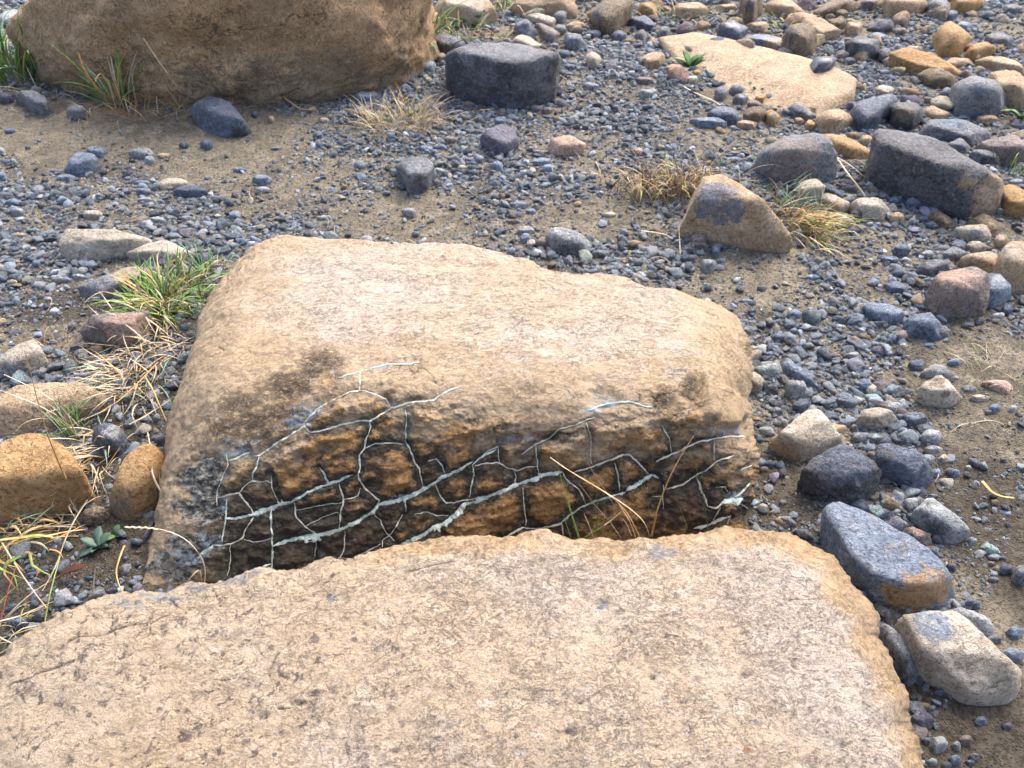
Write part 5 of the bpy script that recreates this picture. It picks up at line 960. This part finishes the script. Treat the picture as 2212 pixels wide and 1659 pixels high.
def tuft(label, v, cx, cy, n, L, mix, spread=.05, kinds=('up', 'arc'), z=0., wide=1., azc=None, azs=1.2, seed=0, name='grass_tuft', spready=None, cat='grass tuft'):
    b = VF(v, (cx, cy)); g = onz(b[0], b[1], z); r = np.random.default_rng(seed+int(cx)); zz = z if z else float(ground_h(g[0], g[1]))
    root = empty(name, (g[0], g[1], zz), label, cat)
    cols = list(mix); pw = np.array([mix[c] for c in cols], float); pw /= pw.sum()
    for i in range(n):
        c = cols[int(r.choice(len(cols), p=pw))]; kd = kinds[int(r.integers(len(kinds)))]
        o = bpy.data.objects.new('blade', blade_mesh(c, int(r.integers(9)), kd)); COL.objects.link(o); o.parent = root
        l = L*r.uniform(.45, 1.15); o.scale = (l, l*wide, l)
        px, py = r.normal()*spread, r.normal()*(spready or spread)
        az = math.atan2(py, px)+r.normal()*.9 if azc is None else azc+r.normal()*azs
        o.location = (px, py, float(ground_h(g[0]+px, g[1]+py))-zz-.003 if not z else -.004); o.rotation_euler = (0, 0, az)
    return root
def stalk(label, v, pts, col, w=.003, Y=None, name='grass_stalk', cat='grass stalk', group=None, taper='stem', parent=None, n=22):
    """one stem: pts = (x, y, z above ground) traced in the photo, or on the upright plane at depth Y"""
    q = np.array(pts, float); xy = VF(v, q[:, :2]); W = ony(xy[:, 0], xy[:, 1], Y) if Y else np.array([onz(a, b, c) for (a, b), c in zip(xy, q[:, 2])])
    s = np.r_[0, np.cumsum(np.linalg.norm(np.diff(W, axis=0), axis=1))]; t = np.linspace(0, s[-1], n); P = np.stack([np.interp(t, s, W[:, k]) for k in range(3)], -1)
    P = smooth1(P, 1, 2) if n > 6 else P; o0 = W[0].copy(); V, F = ribbon(P-o0, w, .2, taper)
    o = link(name, mesh_np(name, V, F), GM[col], parent)
    if parent: o.location = Vector(o0)-parent.location
    else: o.location = o0; tag(o, label, cat, group)
    return o
# --- main tuft by the cracked boulder
g = VF('e', (600, 600))
tuft('lush green grass tuft with straw growing against the left side of the cracked boulder', 'e', 620, 560, 330, .145, dict(green=9, lime=4, gold=1.5, straw=3, rust=1.5, teal=1), .045, ('up', 'arc', 'arc', 'lay'), wide=1.2, spready=.05)
tuft('shaggy yellowing grass tuft below the lush one, spilling toward the straw', 'e', 560, 760, 90, .12, dict(green=5, lime=3, gold=2, straw=5), .035, ('up', 'arc', 'arc', 'lay'), wide=1.3, azc=-2.4, azs=1.3)
tuft('thin blue-green grass tuft behind the lush one, by the back corner of the cracked boulder', 'e', 1080, 270, 50, .14, dict(teal=4, green=2, straw=1), .018, ('up', 'arc'), wide=.9)
tuft('tangle of pale dead straw hanging below the lush green tuft', 'e', 450, 1130, 150, .15, dict(straw=8, gold=1, twig=1, teal=1), .05, ('lay', 'arc'), azc=-1.9, azs=.9, spready=.085, cat='dry grass')
tuft('heap of bleached straw between the green tuft and the blue-black stone', 'f', 1330, 260, 130, .14, dict(straw=8, gold=1, teal=2), .045, ('lay', 'arc'), azc=-2.0, azs=.7, spready=.05, cat='dry grass')
tuft('small wiry green tuft spreading over the low tan boulder', 'f', 790, 760, 38, .14, dict(teal=3, green=4, straw=3), .014, ('up', 'arc'), azc=2.6, azs=.8, wide=.7)
tuft('straw bundle running down beside the ochre boulder and the orange oval stone', 'f', 900, 1150, 150, .14, dict(straw=8, teal=2, gold=1), .03, ('lay', 'arc'), azc=-1.9, azs=.55, spready=.06, cat='dry grass')
tuft('flattened straw at the foot of the ochre boulder', 'g', 480, 260, 45, .13, dict(straw=7, gold=3), .045, ('lay',), azc=3.3, azs=.5, spready=.015, cat='dry grass')
tuft('orange and green drooping grass at the left edge beside the foreground slab', 'g', 60, 480, 42, .13, dict(gold=6, lime=2, straw=2, rust=2, green=1), .03, ('lay', 'arc'), wide=1.6, azc=0., azs=1.0, cat='grass tuft')
tuft('straw and green stems in the bottom left corner against the foreground slab', 'g', 20, 1380, 26, .12, dict(straw=6, lime=2, gold=1), .02, ('lay', 'arc'), wide=.8, azc=-.3, azs=.9, cat='dry grass')
tuft('little green sprout beside the oval cream stone', 'f', 370, 130, 9, .05, dict(green=4, teal=1), .006, ('arc',), wide=2.)
tuft('two upright bright green blades left of the straw tangle', 'f', 955, 130, 6, .05, dict(green=4, lime=2), .006, ('up',), wide=2.)
tuft('reddish brown dead roots behind the oval cream stone', '4', 215, 490, 34, .09, dict(twig=5, rust=2, straw=1), .035, ('lay', 'arc'), spready=.02, cat='dry grass')
# --- near the massive boulder
tuft('green and orange grass tuft at the foot of the massive ochre boulder', '1', 765, 690, 44, .34, dict(green=5, gold=3, teal=1, straw=2), .03, ('up', 'arc'), wide=.9)
tuft('low orange dead grass at the foot of the massive ochre boulder', '1', 900, 760, 80, .15, dict(gold=3, rust=4, straw=4), .09, ('lay', 'arc'), spready=.03, wide=.8, cat='dry grass')
tuft('sparse green and straw tuft beside the blue-grey slate flake', '1', 1170, 690, 26, .15, dict(straw=4, green=3, gold=1), .035, ('up', 'arc', 'lay'), wide=.8)
tuft('dead grey twigs between the mauve-grey stone and the massive boulder', '1', 400, 610, 40, .20, dict(twig=4, straw=3), .07, ('lay', 'arc'), spready=.04, wide=.6, cat='dry grass')
tuft('dense green clump at the left edge beside the massive boulder', '1', 60, 480, 110, .42, dict(green=6, lime=3, teal=2, straw=1), .10, ('up', 'arc'), wide=1.0, spready=.06)
tuft('thin runners of dead grass in front of the massive boulder', '1', 1600, 640, 22, .20, dict(gold=2, twig=3, straw=2), .13, ('lay',), spready=.03, wide=.6, cat='dry grass')
tuft('pale yellow dry tuft on the mud in front of the massive boulder', '2', 390, 800, 230, .15, dict(straw=8, gold=2, lime=1), .085, ('arc', 'arc', 'lay', 'up'), wide=.8, spready=.06, cat='dry grass')
tuft('dark green grass hanging at the right end of the massive boulder', '2', 520, 330, 110, .36, dict(green=6, teal=3, lime=1), .05, ('arc', 'up'), wide=.8)
tuft('low pale dead grass behind the dark purplish stone', '2', 800, 230, 90, .2, dict(straw=4, lime=3, rust=2, gold=2), .13, ('lay', 'arc'), spready=.06, wide=.9, cat='dry grass')
tuft('pale dry grass in front of the yellow-tan boulder at the top edge', '2', 1130, 50, 80, .26, dict(lime=3, straw=4, green=1), .17, ('arc', 'up'), spready=.06, wide=.9, cat='dry grass')
tuft('sparse yellow-green grass near the narrow upright stone', '2', 2160, 130, 30, .16, dict(lime=4, straw=3), .1, ('arc',), spready=.05, wide=.9)
tuft('tiny green sprig in front of the dark purplish stone', '2', 570, 525, 6, .05, dict(green=1), .01, ('up', 'arc'), wide=2.5)
# --- around the pointed tan rock
tuft('bushy tan dead grass clump left of the pointed tan rock', 'h', 520, 300, 280, .18, dict(straw=5, twig=3, gold=3, lime=1), .10, ('arc', 'arc', 'up'), spready=.045, wide=.8, azc=-2.0, azs=1.1, cat='dry grass')
tuft('pale green grass on top of the dead clump left of the pointed tan rock', 'h', 690, 150, 40, .10, dict(lime=3, teal=3, straw=2), .07, ('up', 'arc'), wide=.8)
tuft('green and straw grass clump hanging at the right of the pointed tan rock', 'h', 1730, 640, 190, .19, dict(straw=5, gold=3, lime=3, rust=2, teal=1), .035, ('arc', 'arc', 'lay'), spready=.06, wide=.7, azc=-.9, azs=.6)
tuft('pale blue-green grass between the pointed tan rock and the cream rounded stone', 'h', 1690, 470, 70, .15, dict(teal=6, straw=3, lime=1), .06, ('arc', 'up'), wide=.7, azc=.6, azs=1.4)
tuft('bare straw stems between the rounded grey boulder and the long dark block', '3', 1060, 1080, 16, .2, dict(straw=4, twig=2), .05, ('arc', 'lay'), wide=.6, azc=-1., azs=1., cat='dry grass')
tuft('bright green sprig by the right end of the long dark block', '3', 2120, 1130, 16, .16, dict(green=3, lime=3), .03, ('up', 'arc'), wide=1.1)
tuft('short yellow-green grass by the small dark perched stone', '3', 1040, 430, 10, .08, dict(lime=1, green=1), .02, ('up', 'arc'), wide=1.2)
tuft('yellowish grass wisp on the mud near the right edge', '5', 2050, 850, 22, .10, dict(lime=2, straw=3), .05, ('lay', 'arc'), wide=.7, cat='dry grass')
tuft('green sprig at the foot of the rounded grey boulder', '3', 1215, 1115, 9, .06, dict(green=1, lime=1), .02, ('up', 'arc'), wide=2.2)
tuft('yellow-green weeds behind the dark brown pointed boulder', '3', 690, 180, 22, .14, dict(lime=2, green=1), .04, ('up', 'arc'), wide=2.2)
# --- broad leaved weeds
def weed(label, v, cx, cy, leaves, col, L, wl=.42, z=0., name='leafy_weed'):
    b = VF(v, (cx, cy)); g = onz(b[0], b[1], z); zz = z or float(ground_h(g[0], g[1])); root = empty(name, (g[0], g[1], zz), label, 'weed')
    r = np.random.default_rng(int(cx))
    for k in range(leaves):
        lean = r.uniform(.5, 1.15); P = blade_path(L*r.uniform(.7, 1.1), lean, r.uniform(.2, .6), r, 10); V, F = ribbon(P, L*wl*r.uniform(.8, 1.1), .16, 'leaf')
        o = link('leaf', mesh_np('leaf', V, F), GM[col], root); o.rotation_euler = (0, 0, k*6.283/leaves+r.normal()*.4)
        Vs, Fs = ribbon(P[:4]*.98-np.array([0, 0, .001]), .004 if L < .1 else .006, .1, 'stem'); s = link('leaf_stalk', mesh_np('leaf_stalk', Vs, Fs), GM['green'], o)
    return root
weed('small blue-green round-leaved weed on the dark soil at lower left', 'g', 1060, 520, 7, 'blueleaf', .045, .5)
weed('tiny dark green leaf pair right of the blue-green weed', 'g', 1250, 400, 3, 'leaf', .03, .5)
weed('broad-leaved green weed growing at the front of the smooth peach boulder', '2', 850, 160, 11, 'leaf', .16, .35)
weed('dark green rosette weed on the left end of the long peach slab', '3', 60, 430, 16, 'leaf', .12, .24)
weed('slender green weed at the front edge of the long peach slab', '3', 490, 580, 5, 'leaf', .07, .25)
weed('bright green weed at the right edge above the pale angular rock', '3', 2190, 780, 7, 'leaf', .1, .3)
# --- single stalks
def seedhead():
    root = empty('seed_stalk', tuple(onz(*VF('g', (1290+490, 1000)), .12)), 'curved golden grass stalk with a seed head arching over the cracked boulder corner', 'grass stalk')
    base = [(1130+0, 355, .2), (1137,290,.26), (1122,220,.31), (1085,165,.34), (1040,110,.36), (985,80,.37), (920,58,.37), (880,50,.37)]
    stalk(None, 'c', base, 'straw', .0022, name='stem', parent=root)
    for k, (x, y) in enumerate([(880,50),(860,48),(842,46),(822,44),(804,43),(786,43),(768,42),(750,41),(734,41),(718,42)]):
        z = .37; dy = (-1)**k*1.5; stalk(None, 'c', [(x, y, z), (x-14, y+dy, z+.001), (x-30, y+dy*2.4, z)], 'straw', .0032, name='seed', parent=root, n=7, taper='leaf')
seedhead()
for lab, v, pts, c, wd, Y in [
 ('thick golden straw stem standing in front of the cracked face, tallest of its group','b',[(1350,1385,0),(1380,1240,0),(1430,1090,0),(1480,970,0),(1560,820,0),(1645,690,0)],'gold',.0048,.90),
 ('short broken straw stub at the right of the gap between the slabs','b',[(1862,1340,0),(1880,1290,0),(1900,1240,0)],'straw',.005,.90),
 ('green blade standing in the gap near the middle of the cracked face','b',[(855,1400,0),(820,1300,0),(780,1160,0),(745,1040,0),(740,960,0)],'green',.0032,.90),
 ('second green blade in the gap, leaning left','b',[(845,1400,0),(790,1220,0),(740,1050,0),(700,880,0),(690,800,0)],'green',.0022,.905),
 ('short green blade in the gap left of the straw group','b',[(795,1400,0),(765,1310,0),(740,1230,0)],'green',.0026,.90),
 ('upright green blade in the middle of the gap','b',[(955,1395,0),(975,1300,0),(980,1200,0),(960,1000,0)],'green',.003,.90),
 ('short bright green blade in the gap right of centre','b',[(1010,1385,0),(1020,1310,0),(1025,1225,0)],'lime',.003,.90),
 ('green blade lying across the gap','b',[(890,1395,0),(960,1350,0),(1080,1280,0)],'green',.0026,.902),
 ('straw blade leaning right out of the gap','b',[(1020,1315,0),(1080,1270,0),(1145,1215,0)],'straw',.003,.90),
 ('long thin straw stem falling from upper left over the cracked face','b',[(1335,1385,0),(1310,1290,0),(1200,1190,0),(1000,1060,0),(800,945,0),(650,840,0)],'straw',.003,.89),
 ('thin straw stem crossing the long one in front of the cracked face','b',[(1270,1390,0),(1190,1230,0),(1090,1120,0),(900,1000,0),(730,900,0)],'gold',.0026,.888),
 ('thin grey stem rising steeply to the left over the cracked face','b',[(1140,1395,0),(1060,1280,0),(960,1170,0),(850,1020,0)],'twig',.002,.893),
 ('hair-thin stem in the gap, right of the green blades','b',[(1180,1395,0),(1140,1260,0),(1060,1110,0),(950,950,0),(860,780,0)],'twig',.0018,.895),
 ('pale stem in the gap, one of the straw group by the thick golden stem','b',[(1240,1390,0),(1200,1280,0),(1110,1140,0)],'straw',.0026,.90),
 ('dark thin stem left of the thick golden stem','b',[(1340,1385,0),(1335,1200,0),(1300,1010,0),(1280,920,0)],'twig',.002,.90),
 ('thin green stem before the teal vein at the right of the cracked face','b',[(1740,1345,0),(1725,1180,0),(1690,1010,0),(1650,880,0),(1610,790,0)],'green',.003,.90),
 ('short thin green stem right of the thick golden stem','b',[(1600,1330,0),(1575,1260,0),(1545,1180,0)],'green',.0022,.90),
 ('faint dry stem leaning right in the gap','b',[(950,1395,0),(920,1310,0),(885,1230,0)],'straw',.0022,.90),
 ('little straw stem in the gap under the teal vein','b',[(1215,1385,0),(1180,1300,0),(1150,1260,0)],'straw',.0022,.90),
 ('thin straw stem against the face at the far left of the gap','c',[(1115,350,.2),(1112,300,.23),(1100,270,.25),(1060,310,.25),(1030,350,.24)],'gold',.0022,None),
 ('long pale straw stem leaning on the massive ochre boulder','1',[(1220,650,.0),(1160,590,.08),(1080,480,.2),(1000,370,.3),(920,245,.4)],'straw',.008,None),
 ('green-orange grass blade curving left in front of the massive ochre boulder','1',[(740,660,.02),(640,590,.1),(570,500,.2),(530,430,.28),(505,350,.34)],'gold',.011,None),
 ('tall green blade in front of the massive ochre boulder','1',[(800,650,.02),(850,560,.1),(900,470,.2),(940,370,.3)],'green',.008,None),
 ('bent straw stem lying on the mud right of the slate flake','1',[(1735,565,.03),(1800,610,.02),(1870,660,.015),(1930,705,.01),(2015,705,.01)],'gold',.009,None),
 ('long golden stem rising over the ochre boulder at the left edge','f',[(700,1270,.08),(640,1130,.16),(570,960,.22),(480,740,.28),(410,480,.34),(340,220,.4),(290,20,.44),(270,-60,.46)],'gold',.0035,None),
 ('upper of two pale stems sweeping left over the low tan boulder','f',[(800,800,.03),(700,560,.12),(560,420,.18),(300,270,.22),(40,150,.24)],'straw',.0032,None),
 ('lower of two pale stems sweeping left over the low tan boulder','f',[(810,800,.03),(600,580,.12),(400,470,.16),(180,380,.18),(-10,310,.2)],'straw',.0032,None),
 ('thin straw stem arching on the ochre boulder','f',[(820,800,.03),(600,620,.12),(400,600,.16),(250,640,.16),(140,770,.13)],'straw',.0026,None),
 ('curved pale straw bowed beside the orange oval stone','f',[(1680,1380,.06),(1600,1260,.08),(1560,1100,.1),(1560,900,.1),(1530,750,.06)],'straw',.0042,None),
 ('darker stem bowed between the orange oval stone and the cracked boulder','f',[(1650,1530,.02),(1655,1300,.06),(1650,1050,.08),(1600,880,.06),(1480,820,.04)],'twig',.0028,None),
 ('long straw stem lying diagonally across the blue-black stone area','f',[(1640,20,.08),(1500,170,.07),(1380,290,.06),(1240,420,.05),(1030,550,.04)],'gold',.0045,None),
 ('golden straw crossing down towards the cracked boulder edge','f',[(1500,170,.08),(1580,300,.07),(1650,460,.05),(1725,630,.03)],'gold',.0042,None),
 ('straight straw leading from the blue-black stone to the cracked boulder','f',[(1340,670,.03),(1480,600,.035),(1620,510,.04),(1760,415,.05)],'straw',.005,None),
 ('straw stem crossing in front of the blue-black stone, pointing up right','f',[(980,1290,.03),(1060,1170,.05),(1160,1030,.08),(1250,900,.1)],'gold',.003,None),
 ('long straw stem running to the bottom left over the dark soil','g',[(930,0,.03),(800,200,.03),(700,400,.02),(590,720,.015),(450,970,.01)],'straw',.0036,None),
 ('pale straw stem bending down left of the square ochre-brown pebble','g',[(1325,480,.02),(1270,620,.03),(1230,760,.03),(1260,900,.02),(1325,1020,.01)],'gold',.004,None),
 ('pale green stem rising from the left of the foreground slab','g',[(480,1290,.03),(520,1050,.05),(570,850,.06),(640,600,.05)],'lime',.003,None),
 ('thin stem running from the left edge down to the foreground slab','g',[(0,420,.05),(120,620,.05),(250,820,.04),(400,1030,.03),(500,1150,.03)],'straw',.003,None),
 ('bright red thin stem at the left edge beside the foreground slab','g',[(5,1300,.02),(50,1100,.04),(110,890,.06),(170,710,.07)],'red',.003,None),
 ('pale straw lying just behind the foreground slab end','g',[(0,1290,.03),(200,1240,.03),(380,1160,.03),(570,1080,.03)],'straw',.003,None),
 ('short upright straw stub on the dark soil','g',[(990,1000,.0),(1000,860,.02),(1015,730,.04)],'straw',.003,None),
 ('orange-green blade across the straw at the lower left','g',[(0,430,.05),(250,400,.06),(500,385,.06),(720,335,.04),(900,315,.02)],'gold',.006,None),
 ('broad yellow-green blade lying over the orange grass','g',[(270,400,.065),(400,378,.07),(560,395,.06)],'lime',.008,None),
 ('green-tipped blade pointing to the bottom left corner','g',[(220,600,.05),(120,650,.05),(50,710,.04),(0,800,.03)],'green',.008,None),
 ('thin straw lying on the right mud near the right edge','5',[(1940,1550,.005),(2000,1620,.01),(2060,1650,.006),(2150,1660,.004)],'gold',.007,None),
 ('twig-like straw between the long dark block and the cream stones','3',[(1195,1270,.0),(1130,1180,.03),(1080,1120,.05),(1000,1000,.06)],'straw',.008,None),
 ('branching straw from the foot of the rounded grey boulder','3',[(1210,1160,.0),(1150,1110,.03),(1090,1060,.05),(1010,1010,.06)],'straw',.007,None),
 ('long thin straw on the gravel left of the long peach slab','3',[(0,545,.01),(100,600,.015),(200,640,.01),(260,675,.008)],'straw',.008,None),
 ('white straw standing in the gravel in front of the pointed tan rock','h',[(555,925,.0),(548,800,.02),(540,650,.05)],'straw',.005,None),
 ('thin straw lying in front of the dead clump','h',[(170,700,.005),(300,715,.01),(420,740,.008),(480,780,.004)],'straw',.005,None),
 ('thin dead stem lying over the gravel right of the pointed tan rock','h',[(1900,600,.03),(2060,640,.03),(2110,720,.02),(2125,830,.0)],'straw',.004,None),
 ('looped dry stem on the gravel right of the pointed tan rock','h',[(1830,760,.03),(1960,850,.03),(2060,920,.02),(2050,970,.005)],'straw',.004,None)]:
    stalk(lab, v, pts, c, wd, Y)
def dead_leaf():
    P = VF('g', [(610, 820), (700, 770), (790, 740), (860, 725), (940, 690)]); W = np.array([onz(a, b, .012+.006*k) for k, (a, b) in enumerate(P)])
    V, F = ribbon(W-W[0], .018, .2, 'leaf'); o = link('dead_leaf', mesh_np('dead_leaf', V, F), leaf_mat('dark_red_leaf', (.05, .018, .012), (.13, .045, .02))); o.location = W[0]
    tag(o, 'shrivelled dark red leaf lying on the soil at lower left', 'leaf')
dead_leaf()
# loose bits of straw scattered over the gravel
r_ = np.random.default_rng(77); LS = []
for i in range(150):
    x, y = r_.uniform(-2.2, 2.4), r_.uniform(.9, 4.2)
    if inside_slabs(np.array([x]), np.array([y]))[0]: continue
    L = r_.uniform(.03, .1); a = r_.uniform(0, 6.28); c = r_.normal()*.8; t = np.linspace(0, 1, 7); an = a+c*t
    P = np.stack([x+np.cumsum(np.cos(an))*L/7, y+np.cumsum(np.sin(an))*L/7, ground_h(x, y)+.012+.01*np.sin(t*3.1)], -1); LS.append(ribbon(P, .0018, .2, 'stem'))
off = 0; Vs, Fs = [], []
for V, F in LS: Vs.append(V); Fs.append(F+off); off += len(V)
tag(link('straw_litter', mesh_np('straw_litter', np.concatenate(Vs), np.concatenate(Fs)), GM['straw']), 'bits of broken straw scattered over the gravel', 'straw', kind='stuff')
